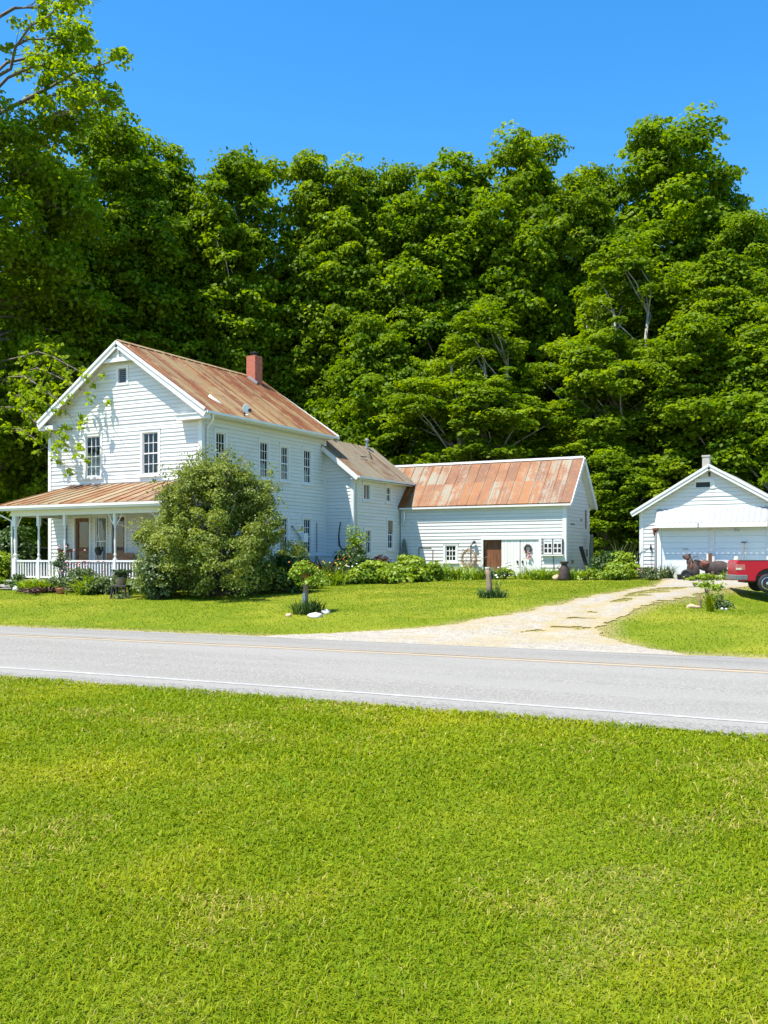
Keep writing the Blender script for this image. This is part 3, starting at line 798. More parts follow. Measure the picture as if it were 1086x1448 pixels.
t.beam((eXW, EY1 + .305, ezE - .1), (ERX, EY1 + .305, ERZ - .1), .045, .17)
t.build_each('rake_board', M['trim'], wing)
t = MB(); t.box(EX1 + .02, eXE, EY0 - .27, EY1 + .27, ezE - .12, ezE - .09)
t.add([(eXE, EY0 - .27, ezE - .07), (eXE, EY0, ezE - .07), (X1 + .04, EY0, ERZ - .07 - (X1 + .04 - ERX) * ESL), (X1 + .04, EY0 - .27, ERZ - .07 - (X1 + .04 - ERX) * ESL)], [(0, 1, 2, 3)])
t.box(0.11, WD - .1, 0, .04, 4.86, 5.1, gR); t.build('soffit', M['trim'], wing)
t = MB(); t.beam((eXE + .05, EY0 - .27, ezE - .04), (eXE + .05, EY1 + .25, ezE - .02), .1, .08); t.build('gutter', M['white'], wing)
t = MB(); t.tube([(eXE + .03, EY0 - .1, ezE - .08), (eXE - .1, EY0 + .05, ezE - .22), (EX1 + .08, EY0 + .16, ezE - .32), (EX1 + .07, EY0 + .16, 1.0)], .034, 7); t.build('downspout', M['white'], wing, smooth=True)
t = MB(); t.lathe([(.07, 0), (.07, .34), (.12, .35), (.12, .4), (.02, .46)], (ERX + .12, 39.2, ERZ - .1), 8); t.build('flue_pipe', M['grey'], wing)
t = MB(); t.tube([(ERX + .9, 38.2, ERZ - .62), (ERX + .7, 38.35, ERZ - .33)], .03, 6); t.tube([(ERX + .95, 37.2, ERZ - .68), (ERX + 1.05, 37.5, ERZ - .68)], .025, 6); t.build_each('roof_hook', M['rustiron'], wing)
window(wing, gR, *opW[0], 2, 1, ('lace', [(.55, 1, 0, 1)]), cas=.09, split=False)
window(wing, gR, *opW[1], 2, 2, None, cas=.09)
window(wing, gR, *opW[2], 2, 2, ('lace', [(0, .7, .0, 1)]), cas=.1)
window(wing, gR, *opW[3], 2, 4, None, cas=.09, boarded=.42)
t = MB(); t.tube([(-20.9, EY0 - .05, 3.1), (-20.98, EY0 - .06, 2.6), (-20.95, EY0 - .07, 2.15), (-20.8, EY0 - .07, 1.98), (-20.45, EY0 - .06, 2.02)], [.02, .025, .035, .03, .02], 6); t.build('conduit', M['black'], wing)
# bulkhead on the wing's front
t = MB(); t.box(-21.6, -20.4, EY0 - .75, EY0 - .03, 1.35, 1.7); t.box(-21.66, -20.36, EY0 - .8, EY0 - .03, 1.7, 1.74)
bh = t.build('bulkhead', M['trim'], wing); MB().box(-21.55, -20.45, EY0 - .7, EY0 - .05, .6, 1.35).build('opening', M['black'], bh)

# ------------------------------------------------------------------ barn
BX0, BX1, BY0, BY1 = -20.26, -12.68, 39.04, 42.24
barn = thing('barn', 'long low white barn with patchy orange and grey rusted roof and cream double doors', 'barn', ((BX0 + BX1) / 2, (BY0 + BY1) / 2, .85))
bF = frame((BX0, BY0), (1, 0), (0, -1)); bR = frame((BX1, BY0), (0, 1), (1, 0)); bB = frame((BX1, BY1), (-1, 0), (0, 1))
BL, BD = BX1 - BX0, BY1 - BY0
bwin = (-18.17 - BX0, -17.48 - BX0, 1.43, 2.27); bdoor = (-16.40 - BX0, -13.72 - BX0, .7, 2.52)
BRZ, BRY, BEY = 5.88, 40.62, 38.84; BSL = 2.0 / 1.78
w = MB()
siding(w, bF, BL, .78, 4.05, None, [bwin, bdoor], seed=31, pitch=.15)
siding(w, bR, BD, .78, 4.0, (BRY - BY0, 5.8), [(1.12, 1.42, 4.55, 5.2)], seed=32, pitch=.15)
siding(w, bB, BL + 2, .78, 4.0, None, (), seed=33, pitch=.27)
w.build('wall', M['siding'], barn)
b = MB(); b.box(.0, BL - .01, -.12, .003, .3, .8, bF); b.box(.0, BD, -.12, .003, .3, .8, bR); b.build('foundation', M['foundation'], barn)
t = MB(); t.box(BL - .13, BL, 0, .034, .78, 3.8, bF); t.box(-.034, .12, 0, .035, .78, 3.8, bR); t.box(BD - .12, BD, 0, .034, .78, 3.85, bR)
t.box(.02, BL - .13, 0, .03, 3.84, 4.0, bF); t.build_each('corner_board', M['trim'], barn)
r = MB(); BXR = BX1 + .28
def btint(i, n, c, rr):
    k = i / n
    a = rr.gauss(.5, .33) - (.18 if c > .4 else -.12)
    if c > .4 and .50 < k < .57: return (1.0, 1.0, .2)
    if k > .93: return (.95, .9, .3)
    if c > .4 and .84 < k < .92: a = .0
    return (min(1, max(0, a)), rr.random(), rr.random() * .6)
slope(r, (-22.6, BEY, 3.88), (BXR, BEY, 3.88), (-22.6, BRY, BRZ), (BXR, BRY, BRZ), 22, .04, .022, 2, 35, btint)
slope(r, (BXR, 42.44, 3.84), (-22.6, 42.44, 3.84), (BXR, BRY, BRZ), (-22.6, BRY, BRZ), 14, .04, .022, 2, 36)
br_ = r.build('roof', M['roof_barn'], barn)
MB().prism([(BRY - .1, BRZ - .06), (BRY, BRZ + .045), (BRY + .1, BRZ - .06), (BRY, BRZ + .01)], 'x', -22.6, BXR).build('ridge_cap', M['alu'], br_)
t = MB(); t.beam((BXR + .025, BEY, 3.79), (BXR + .025, BRY, BRZ - .09), .045, .17); t.beam((BXR + .025, 42.44, 3.75), (BXR + .025, BRY, BRZ - .09), .045, .17); t.build_each('rake_board', M['trim'], barn)
t = MB(); t.add([(BX1, BEY, 3.80), (BXR, BEY, 3.80), (BXR, BRY, BRZ - .08), (BX1, BRY, BRZ - .08)], [(0, 1, 2, 3)]); t.add([(BX1, 42.44, 3.76), (BXR, 42.44, 3.76), (BXR, BRY, BRZ - .08), (BX1, BRY, BRZ - .08)], [(0, 1, 2, 3)])
t.box(-20.25, BXR, BEY + .01, BY0 - .02, 3.77, 3.79); t.build('soffit', M['trim'], barn)
t = MB(); t.box(-20.2, BXR, BEY - .03, BEY + .005, 3.76, 3.84); t.build('eave_board', M['trim'], barn)
t = MB(); t.tube([(-20.05, BEY + .05, 3.72), (-20.02, BEY + .1, 3.45), (-20.12, BY0 - .08, 3.05)], .035, 7); t.build('downspout', M['white'], barn, smooth=True)
window(barn, bF, *bwin, 3, 3, None, cas=.1, split=False, mun=.035)
# door bay: surround, open brown leaf, two cream leaves
a, b_, c, d = bdoor
t = MB(); t.box(a, a + .1, -.02, .04, c, d, bF); t.box(b_ - .1, b_, -.02, .04, c, d, bF); t.box(a + .1, b_ - .1, -.02, .042, d - .12, d, bF)
t.build('door_surround', M['trim'], barn)
m1 = a + .92
t = MB()
for i in range(6):
    x = a + .1 + i * .136; t.box(x, x + .133, -.16 - .004 * (i % 2), -.12, c, d - .12, bF)
bd = t.build('barn_door', M['brownwood'], barn); bd['label'] = 'weathered brown plank door set back in the opening'
MB().add([bF(a + .1, -.1, d - .12), bF(a + .1, -.1, d - .62), bF(a + .26, -.1, d - .12)], [(0, 1, 2)]).build('torn_board', M['tanwood'], bd)
mid = (m1 + b_ - .1) / 2
for x0_, x1_ in ((m1, mid - .012), (mid + .012, b_ - .1)):
    t = MB(); n = 6; wd = (x1_ - x0_) / n
    for i in range(n): t.box(x0_ + i * wd, x0_ + (i + 1) * wd - .006, -.03, .0 + .003 * (i % 2), c, d - .12, bF, (random.random() * .8, random.random(), 0))
    ld = t.build('barn_door', M['cream'], barn); ld['label'] = 'cream vertical board barn door leaf'
    hx = x1_ - .1 if x0_ == m1 else x0_ + .1
    MB().box(hx - .03, hx + .03, .0, .05, c + .72, c + .82, bF).build('handle', M['black'], ld)
t = MB(); t.box(1.13, 1.41, -.04, -.02, 4.56, 5.19, bR); g1 = t.build('gable_opening', M['black'], barn)
t = MB(); t.box(1.95, 2.1, .021, .03, 3.2, 3.3, bR); t.box(2.6, 2.78, .021, .03, 2.9, 3.7, bR); t.box(2.75, 2.95, .021, .03, 1.7, 2.0, bR); t.box(.7, .95, .021, .03, 1.4, 1.55, bR); t.box(.55, 1.1, .021, .03, 3.0, 3.06, bR); t.build_each('bare_patch', M['greywood'], barn)
t = MB()
for x0_, x1_, z0_, z1_ in ((-19.35, -18.75, 2.06, 2.10), (-18.7, -18.66, 1.1, 2.0), (-19.37, -19.33, 1.0, 2.06)): t.box(x0_ - BX0, x1_ - BX0, .022, .034, z0_, z1_, bF)
t.build_each('hatch_board', M['greywood'], barn)

# ------------------------------------------------------------------ garage (local frame: x along the front, y into the building)
gar = thing('garage', 'white gabled garage with corrugated awning over two pale doors', 'garage', (-9.55, 38.66, .80), 0.0)
GW, GD = 5.24, 6.0
hF = frame((0, 0), (1, 0), (0, -1)); hR = frame((GW, 0), (0, 1), (1, 0)); hL = frame((0, GD), (0, -1), (-1, 0)); hB = frame((GW, GD), (-1, 0), (0, 1))
gops = [(.63, 4.75, -.1, 2.15), (2.06, 2.66, 3.50, 3.72)]
GRZ, GSL = 4.26, .60; GOV = .2
w = MB(); ze = GRZ - 2.62 * GSL
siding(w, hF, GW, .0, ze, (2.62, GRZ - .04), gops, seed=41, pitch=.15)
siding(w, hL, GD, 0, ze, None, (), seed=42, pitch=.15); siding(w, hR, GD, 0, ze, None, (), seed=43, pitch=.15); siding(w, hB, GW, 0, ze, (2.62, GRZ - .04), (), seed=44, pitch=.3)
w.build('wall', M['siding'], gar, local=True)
t = MB(); t.box(-.035, .12, 0, .035, 0, ze, hF); t.box(GW - .12, GW, 0, .035, 0, ze, hF); t.box(GD - .12, GD, 0, .034, 0, ze, hL); t.box(-.0, .12, 0, .034, 0, ze, hR)
t.build_each('corner_board', M['trim'], gar, local=True)
r = MB(); ex0, ex1 = 2.62 - 2.90, 2.62 + 2.90; zr = GRZ + .06; zz = zr - 2.90 * GSL
for xe in (ex0, ex1):
    P = [(xe, -GOV, zz), (xe, GD + .3, zz), (2.62, GD + .3, zr), (2.62, -GOV, zr)]
    r.add(P + [(x, y, z - .06) for x, y, z in P], [(0, 1, 2, 3), (7, 6, 5, 4), (0, 4, 5, 1), (1, 5, 6, 2), (2, 6, 7, 3), (3, 7, 4, 0)])
r.build('roof', M['roof_garage'], gar, local=True)
t = MB()
for xe in (ex0 - .02, ex1 + .02):
    t.beam((xe, -GOV - .025, zz - .07), (2.62, -GOV - .025, zr - .08), .05, .19); t.beam((xe, -GOV - .05, zz + .0), (2.62, -GOV - .05, zr - .01), .05, .08)
t.build_each('rake_board', M['trim'], gar, local=True)
t = MB()
for xe in (ex0, ex1): t.add([(xe, -GOV, zz - .075), (xe, 0, zz - .075), (2.62, 0, zr - .075), (2.62, -GOV, zr - .075)], [(0, 1, 2, 3)])
t.build_each('soffit', M['trim'], gar, local=True)
t = MB(); t.box(2.29, 2.56, .2, .47, 3.8, 4.70); t.box(2.27, 2.58, .18, .49, 4.66, 4.73); t.build('chimney', M['concrete'], gar, local=True, bevel=.01)
a, b_, c, d = gops[1]
t = MB(); t.box(a - .02, a + .04, -.03, .034, c, d, hF); t.box(b_ - .04, b_ + .13, -.03, .034, c - .06, d + .06, hF); t.box(a, b_, -.03, .033, d - .03, d + .1, hF); v_ = t.build('gable_vent', M['trim'], gar, local=True)
MB().box(a + .03, b_ - .03, -.05, -.03, c, d, hF).build('opening', M['black'], v_, local=True)
t = MB(); t.tube([(2.6, -.06, 3.92), (2.6, -.12, 3.98), (2.6, -.04, 4.03)], .04, 6); t.build('lamp', M['black'], gar, local=True)
# awning
t = MB(); n = 40; A0, A1 = .65, 4.71
for i in range(n):
    x0_, x1_ = A0 + (A1 - A0) * i / n, A0 + (A1 - A0) * (i + 1) / n; k0, k1 = (.04 if i % 2 else 0), (0 if i % 2 else .04)
    t.quad((x0_, -.04, 2.70 + k0), (x1_, -.04, 2.70 + k1), (x1_, -.42, 2.13 + k1), (x0_, -.42, 2.13 + k0), (random.random() * .3, 0, 0))
aw = t.build('awning', M['alu'], gar, local=True)
t = MB(); t.box(A0, A1, -.445, -.422, 1.97, 2.15); t.box(A0, A0 + .02, -.42, -.03, 1.99, 2.05); t.box(A1 - .02, A1, -.42, -.03, 1.99, 2.05)
t.add([(A0, -.04, 2.7), (A0, -.42, 2.13), (A0, -.42, 2.0), (A0, -.04, 2.0)], [(0, 1, 2, 3)]); t.add([(A1, -.04, 2.7), (A1, -.42, 2.13), (A1, -.42, 2.0), (A1, -.04, 2.0)], [(0, 1, 2, 3)])
t.box(A0, A1, -.045, -.02, 2.66, 2.74); t.build('valance', M['trim'], aw, local=True)
t = MB(); t.beam((2.26, -.05, 2.74), (2.26, -.44, 2.16), .03, .03, t=(1, 1, 0)); t.box(2.24, 2.28, -.46, -.446, 1.98, 2.16); t.build('seam_strip', M['grey'], aw, local=True)
# doors and posts
for i, (p0, p1) in enumerate(((.8, 2.62), (2.78, 4.62))):
    t = MB(); rows = 9
    for k in range(rows):
        z0_, z1_ = .02 + k * 2.1 / rows, .02 + (k + 1) * 2.1 / rows - .006
        t.box(p0, p1, -.06, -.02 - .003 * (k % 2), z0_, z1_, hF, (random.random() * .4, random.random() * .3, 0))
    dd = t.build('garage_door', M['door_panel'], gar, local=True)
    t = MB(); cx_ = (p0 + p1) / 2
    if i == 0: t.box(cx_ - .1, cx_ + .1, -.02, .03, 1.15, 1.18, hF)
    else: t.box(cx_ - .2, cx_ - .15, -.02, .03, 1.82, 1.92, hF); t.box(cx_ - .08, cx_ - .04, -.02, .03, 1.82, 1.88, hF)
    t.build('handle', M['grey'], dd, local=True)
t = MB(); t.box(.63, .8, -.06, .03, 0, 2.15, hF); t.box(2.62, 2.78, -.06, .03, 0, 2.15, hF); t.box(4.62, 4.75, -.06, .03, 0, 2.15, hF); t.build_each('door_post', M['trim'], gar, local=True)
t = MB(); t.box(.55, .62, .036, .06, 0, 2.0, hF); t.build('conduit', M['grey'], gar, local=True)
t = MB(); t.add([hF(.47, .06, 1.97), hF(.72, .06, 2.0), hF(.69, .06, 1.88), hF(.60, .06, 1.82), hF(.56, .06, 1.66), hF(.51, .06, 1.72)], [(0, 1, 2, 3, 4, 5)]); t.box(.5, .68, .036, .07, 1.9, 1.96, hF); t.build('rusty_bracket', M['rustred'], gar, local=True)
# ------------------------------------------------------------------ ground, road, driveway
DL = ([17.0, 17.7, 18.3, 18.7, 19.6, 21.3, 24, 28.2, 33, 35.2, 38.4], [-12.6, -11.7, -10.8, -10.1, -8.95, -8.27, -7.81, -7.7, -7.6, -8.0, -8.6])
DR = ([17.0, 18, 19, 20.5, 23, 26.5, 31.5, 34.5, 38.4], [-3.3, -4.3, -5.4, -5.85, -5.77, -5.54, -5.6, -5.1, -4.6])
def drive_mask(x, y):
    """distance inside the driveway edge in metres (negative outside), roughened"""
    l = np.interp(y, *DL); r = np.interp(y, *DR)
    m = np.minimum(x - l, r - x) + (fbm(x, y, 1.3, 3) - .5) * .7 + (fbm(x, y, 5, 7) - .5) * .25
    mid = (l + r) / 2 + .15 + .3 * np.sin(y * .4)
    strip = np.abs(x - mid) - .34
    st = strip + (fbm(x, y, .9, 11) - .36) * 2.4 + np.clip(19.3 - y, 0, 5) * .6 + np.clip(y - 31.5, 0, 5) * .35
    m = np.where(y > 17.1, np.minimum(m, st * .8), -1)
    return np.where((y - off(x) < 17.14) | (y > 38.2), -1, m)

def axis(segs):
    o = []
    for a, b, n in segs: o += list(np.linspace(a, b, n, endpoint=False))
    return np.array(o + [segs[-1][1]])
def grid_mesh(name, xs, ys, zf, tint, keep=None):
    X, Y = np.meshgrid(xs, ys); nx = len(xs); ny = len(ys)
    v = np.stack([X, Y, zf(X, Y)], -1).reshape(-1, 3)
    i = (np.arange(ny - 1)[:, None] * nx + np.arange(nx - 1)).ravel()
    q = np.stack([i, i + 1, i + 1 + nx, i + nx], 1)
    if keep is not None:
        k = keep(v[:, 0], v[:, 1])[q].mean(1) > 0; q = q[k]
        used = np.unique(q); rem = np.full(len(v), -1); rem[used] = np.arange(len(used)); v = v[used]; q = rem[q]
    return np_mesh(name, v, q, None, tint(v[:, 0], v[:, 1]))
def lawn_tint(x, y):
    ye = np.clip((fbm(x, y, .55, 20) - .40) * 2.6, 0, 1) * .85 + np.clip((fbm(x, y, 2.2, 25) - .52) * 3.4, 0, 1) * .5
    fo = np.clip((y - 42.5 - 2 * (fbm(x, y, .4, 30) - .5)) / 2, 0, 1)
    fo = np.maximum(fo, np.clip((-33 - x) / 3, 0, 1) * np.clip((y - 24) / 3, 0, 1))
    bare = np.clip((fbm(x, y, .8, 40) - .66) * 6, 0, 1) * (y < 9) * .6
    l = np.interp(y, *DL); r = np.interp(y, *DR)
    m = np.minimum(x - l, r - x)
    bare = np.maximum(bare, np.clip(1 + m / .5, 0, 1) * ((y > 17.2) & (y < 38.3)))
    yo = y - off(x)
    bare = np.maximum(bare, np.clip(1 - np.abs(yo - 17.55) / .5, 0, 1) * .8)
    return np.stack([np.clip(ye, 0, 1), fo, bare], 1)
def base_z(X, Y):
    yo = Y - off(X) * np.clip((25 - Y) / 6.5, 0, 1)
    return g(X, Y) - .06 * np.clip(np.minimum(yo - 9.35, 17.65 - yo) / .25, 0, 1)
xs = axis([(-300, -60, 24), (-60, -34, 26), (-34, 4, 190), (4, 40, 30), (40, 200, 16)]); ys = axis([(-30, 0, 15), (0, 9, 45), (9, 18.5, 95), (18.5, 40, 100), (40, 80, 30), (80, 420, 20)])
tag(link_mesh(grid_mesh('lawn', xs, ys, base_z, lawn_tint), 'lawn', M['ground'], None, True), kind='structure')

def strip(name, m, y0, y1, dz, x0=-140, x1=60, jag=0., ny=2, kind='structure'):
    xs = axis([(x0, -30, 80), (-30, 4, 340), (4, x1, 60)]); ts = np.linspace(0, 1, ny)
    X, T = np.meshgrid(xs, ts)
    j0 = (fbm(X, X * 0 + y0, 2.5, 50) - .5) * jag; j1 = (fbm(X, X * 0 + y1, 2.5, 60) - .5) * jag
    Yl = (y0 + j0) * (1 - T) + (y1 + j1) * T; Y = Yl + off(X)
    v = np.stack([X, Y, np.interp(Yl, KY, KZ) + dz], -1).reshape(-1, 3)
    nx = len(xs); i = (np.arange(ny - 1)[:, None] * nx + np.arange(nx - 1)).ravel()
    return tag(link_mesh(np_mesh(name, v, np.stack([i, i + 1, i + 1 + nx, i + nx], 1), None, np.zeros((len(v), 3))), name, m, None, True), kind=kind)
strip('road', M['asphalt'], 9.42, 17.42, .0, jag=.34, ny=33)
strip('road_marking', M['whiteline'], 10.09, 10.18, .004, jag=.02)
strip('road_marking', M['whiteline'], 17.0, 17.11, .004, jag=.02)
strip('road_marking', M['yellowline'], 13.62, 13.73, .004, jag=.02)
strip('road_marking', M['yellowline'], 13.90, 14.01, .004, jag=.02)

strip('road_shoulder', M['shoulder'], 9.32, 9.78, .003, jag=.42, ny=5)

def dtint(x, y):
    m = drive_mask(x, y)
    r = np.clip(1 - m / .45, 0, 1) * np.clip((y - 17.8) / 1.5, .15, 1)
    r = np.maximum(r, np.clip((fbm(x, y, .7, 70) - .55) * 4, 0, 1) * .7)
    return np.stack([r, r * 0, r * 0], 1)
xs = np.arange(-13.6, -2.6, .07); ys = np.concatenate([np.arange(16.9, 23, .07), np.arange(23, 38.4, .1)])
tag(link_mesh(grid_mesh('driveway', xs, ys, lambda X, Y: g(X, Y) + .003 + (.012 + .012 * np.clip(drive_mask(X, Y), 0, 1) + .012 * (fbm(X, Y, 3, 80) - .5)) * np.clip((Y - off(X) - 17.2) / .35, 0, 1), dtint, drive_mask), 'driveway', M['gravel'], None, True), kind='structure')
xs = np.linspace(-40, -26.3, 60); ys = np.linspace(24.02, 24.22, 3)
tag(link_mesh(grid_mesh('path', xs, ys, lambda X, Y: g(X, Y) + .05, lambda x, y: np.zeros((len(x), 3))), 'path', M['concrete'], None), kind='structure')

# ------------------------------------------------------------------ mown grass
def sample_lawn(n, dmin, dmax, power, amax=.47):
    """points spread over a fan in front of the viewpoint, density falling with distance"""
    u = RNG.random(n); a = 2 - power
    d = (dmin ** a + (dmax ** a - dmin ** a) * u) ** (1 / a) if abs(a) > 1e-6 else dmin * (dmax / dmin) ** u
    t = (RNG.random(n) * 2 - 1) * amax
    xc = d * t; X = CS * xc - SN * d; Y = SN * xc + CS * d
    return X, Y, d
def blade_tint(X, Y, n):
    ye = lawn_tint(X, Y); r = np.clip(RNG.random(n) * .7 + ye[:, 0] * .5 - .1, 0, 1)
    dp = np.clip((fbm(X, Y, 1.1, 140) - .51) * 6, 0, 1) * np.clip((fbm(X, Y, 6, 150) - .3) * 2, 0, 1)
    dry = (RNG.random(n) < .015 + .05 * ye[:, 0] + .35 * ye[:, 2] + .4 * dp); gg = np.where(dry, .9 + .1 * RNG.random(n), .3 * RNG.random(n))
    return np.stack([r, gg, np.clip(.5 + .22 * RNG.normal(size=n), 0, 1)], 1)
X, Y, d = sample_lawn(330000, 2.6, 14, 1.45)
k = (Y - off(X) < 9.5 + (fbm(X, Y, 1.6, 90) - .5) * .35 + (fbm(X, Y, 9, 93) - .5) * .35) & (Y > 1); X, Y, d = X[k], Y[k], d[k]; n = len(X)
sc_ = np.clip(d / 4.5, .75, 2.2)
lo_ = .75 + .5 * vnoise(X, Y, 1.5, 9)
L = .044 * (.55 + .8 * RNG.random(n)) * (.8 + .2 * sc_) * lo_; W = .0056 * sc_ * (.7 + .7 * RNG.random(n))
L = np.where(Y - off(X) > 9.25, L * 1.25, L)
me = blades_mesh('lawn_grass', np.stack([X, Y, base_z(X, Y) - .004], 1), L, W, RNG, 1.2, blade_tint(X, Y, n), .9)
tag(link_mesh(me, 'lawn_grass', M['blade']), 'short mown grass of the near verge with dry patches', 'grass', kind='stuff')
X, Y, d = sample_lawn(230000, 16, 44, 1.0, .5)
k = (Y - off(X) > 17.55 + (fbm(X, Y, 2.5, 91) - .5) * .4) & (Y < 41) & (drive_mask(X, Y) < .02 + .1 * RNG.random(len(X)) ** 3)
k &= ~((X > -29.1) & (X < -21.2) & (Y > 24.2)) & ~((X > -24.2) & (X < -12.4) & (Y > 38.9)) & ~((Y > 23.9) & (Y < 24.32) & (X < -26.2))
X, Y, d = X[k], Y[k], d[k]; n = len(X)
edge = np.clip(1 - np.abs(Y - off(X) - 17.7) / .4, 0, 1)
L = .042 * (.6 + .8 * RNG.random(n)) * (1 + .25 * edge); W = .014 * (d / 25) * (.7 + .7 * RNG.random(n))
tb = blade_tint(X, Y, n)
mow = .5 + .5 * np.sin((Y * .93 + X * .2) * 3.2 + 2.5 * fbm(X, Y, .25, 95)); tb[:, 0] = np.clip(tb[:, 0] + .22 * (mow - .5), 0, 1)
me = blades_mesh('lawn_grass', np.stack([X, Y, base_z(X, Y) - .004], 1), L, W, RNG, 1.25, tb, .8)
tag(link_mesh(me, 'lawn_grass', M['yardblade']), 'mown grass of the front yard around the driveway', 'grass', kind='stuff')

# ------------------------------------------------------------------ woods
def P(u, d): return at(u, d)
variants = {}
def crown_variant(key, **kw):
    if key not in variants: variants[key] = tree_meshes(**kw)
    return variants[key]
def wood_tree(name, label, u, v, d, Rm, var, lm='maple', rz=None, group='trees of the wood behind the house', bark='palebark'):
    """var: (seed) -> base mesh 20 m tall and 4.5 m in radius, scaled to this tree"""
    X, Y, Z = P(u, d)
    H = 1.6 - (v - HOR) / FPX * d - Z
    leaves, mb = crown_variant(var, **VAR[var])
    R0, H0 = VAR[var]['R'], float(leaves[0][:, 2].max())
    key = ('obj', var, lm)
    if key not in variants:
        o = plant_tree(name, label, (X, Y, Z), leaves, mb, M[lm], M[bark], group); variants[key] = o
    else:
        o = copy_tree(variants[key]); o['label'] = label; o.name = name
        for c_ in o.children: c_.name = c_.name.split('.')[0]
        o.location = (X, Y, Z)
    o.scale = (Rm / R0, Rm / R0, H / H0); o.rotation_euler = (0, 0, rz if rz is not None else random.uniform(0, 6.28))
    return o
VAR = {
 'a': dict(seed=101, R=4.6, H=22, z0=2.2, nhead=20, per=34, nleaf=120, size=.225, crad=.75),
 'b': dict(seed=102, R=4.6, H=22, z0=2.6, nhead=18, per=34, nleaf=120, size=.235, crad=.78, forks=2),
 'c': dict(seed=103, R=4.6, H=22, z0=2.0, nhead=22, per=31, nleaf=120, size=.22, crad=.72),
 'd': dict(seed=104, R=4.6, H=22, z0=5.0, nhead=12, per=26, nleaf=110, size=.22, crad=.7, forks=3, nlimb=70, fill=85),
 'e': dict(seed=105, R=3.6, H=12, z0=1.2, nhead=13, per=26, nleaf=110, size=.21, crad=.66, fill=110),
}
TREES = [
 ('maple_tree', 'tall maple whose round crown rises left of the farmhouse gable peak', 165, 170, 54, 5.6, 'a', 'maple'),
 ('maple_tree', 'maple directly above the front part of the farmhouse roof ridge', 240, 192, 55, 4.6, 'c', 'maple'),
 ('maple_tree', 'maple with a dark flank standing straight behind the red brick chimney', 345, 221, 56, 4.9, 'b', 'maple'),
 ('maple_tree', 'broad maple with yellowish upper leaves just right of the red chimney', 436, 216, 57, 4.9, 'a', 'fresh'),
 ('maple_tree', 'maple behind the rear wing with a flat topped crown', 503, 228, 57, 4.2, 'c', 'maple'),
 ('maple_tree', 'narrow maple above the join of rear wing and barn', 568, 232, 58, 3.6, 'b', 'maple'),
 ('maple_tree', 'tall dome shaped maple over the left half of the barn roof', 648, 205, 56, 5.4, 'c', 'maple'),
 ('maple_tree', 'tall maple with a two pointed crown over the right half of the barn roof', 755, 186, 57, 4.9, 'a', 'fresh'),
 ('maple_tree', 'slender maple in the dip between two taller crowns above the barn gable end', 832, 232, 58, 3.4, 'b', 'maple'),
 ('maple_tree', 'tallest maple of the wood, rising above the gap between barn and garage', 928, 170, 57, 6.2, 'a', 'maple'),
 ('maple_tree', 'maple stepping down behind the tallest one, above the garage chimney', 1020, 248, 56, 4.4, 'c', 'maple'),
 ('maple_tree', 'maple at the edge of the wood above the right slope of the garage roof', 1068, 300, 52, 3.9, 'b', 'maple'),
 ('maple_tree', 'last maple at the far right of the wood', 1125, 335, 52, 4.6, 'a', 'maple'),
 # nearer, lower trees
 ('young_tree', 'lower bright leaved tree bulging over the middle of the barn roof', 672, 420, 49, 4.6, 'd', 'fresh'),
 ('young_tree', 'open crowned tree with bare pale limbs showing, between barn and garage', 868, 330, 50, 4.9, 'd', 'fresh'),
 ('young_tree', 'full lower tree standing just behind the garage', 1010, 352, 48, 4.6, 'b', 'fresh'),
 ('young_tree', 'lower tree filling the wood edge right of the garage', 1100, 470, 45, 4.0, 'e', 'maple'),
 ('young_tree', 'lower tree with hanging boughs behind the rear wing roof', 545, 440, 52, 3.8, 'e', 'maple'),
 ('young_tree', 'low dark tree behind the barn gable end', 850, 600, 47, 3.0, 'e', 'maple'),
 ('young_tree', 'leafy tree behind the farmhouse gable, left of the louvred vent', 120, 380, 50, 4.4, 'c', 'maple'),
]
for nm, lb, u, v, d_, R_, vr, lm in TREES: wood_tree(nm, lb, u, v, d_, R_, vr, lm)
# deep wood behind: reads as one mass
rng = np.random.default_rng(77)
cs, rs = [], []
for i in range(58):
    u = -260 + i * 28 + rng.normal() * 10; d_ = 64 + rng.random() * 9
    top = 16 + 4.5 * rng.random() if -50 < u < 1050 else 14
    if 540 < u < 720: top += 2
    X, Y, Z = P(u, d_); n = 130
    c = crown_centres(rng, 4.4, 1.0, top, n, .8, .5, .2); cs.append(c + np.array([X, Y, Z])); rs.append(1.5 * (.7 + .6 * rng.random(n)))
v, q, t = clump_leaves(rng, np.concatenate(cs), np.concatenate(rs), 34, .62)
tag(link_mesh(np_mesh('forest', v, q, None, t), 'forest', M['maple']), 'deep leafy wood filling the gaps behind the front trees', 'woods', kind='stuff')
mb = MB()
for i in range(90):
    X, Y, Z = P(-250 + 17 * i + rng.normal() * 9, 60 + rng.random() * 14); h = 12 + 5 * rng.random()
    mb.tube([(X, Y, Z - .3), (X + rng.normal() * .2, Y, Z + h * .5), (X + rng.normal() * .5, Y, Z + h)], [.28, .2, .06], 6)
tag(mb.build('forest', M['bark'], None, smooth=True), 'dim tree trunks standing deep in the wood', 'woods', kind='stuff')
# undergrowth
cs, rs = [], []
for i in range(300):
    u = -120 + rng.random() * 1350; d_ = 47.5 + rng.random() * 9
    X, Y, Z = P(u, d_)
    if Y < 44.2: continue
    cs.append((X, Y, Z + .2 + 1.3 * rng.random())); rs.append(.8 + .7 * rng.random())
v, q, t = clump_leaves(rng, np.array(cs), np.array(rs), 120, .24)
tag(link_mesh(np_mesh('undergrowth', v, q, None, t), 'undergrowth', M['deep']), 'dark green undergrowth along the foot of the wood', 'undergrowth', kind='stuff')

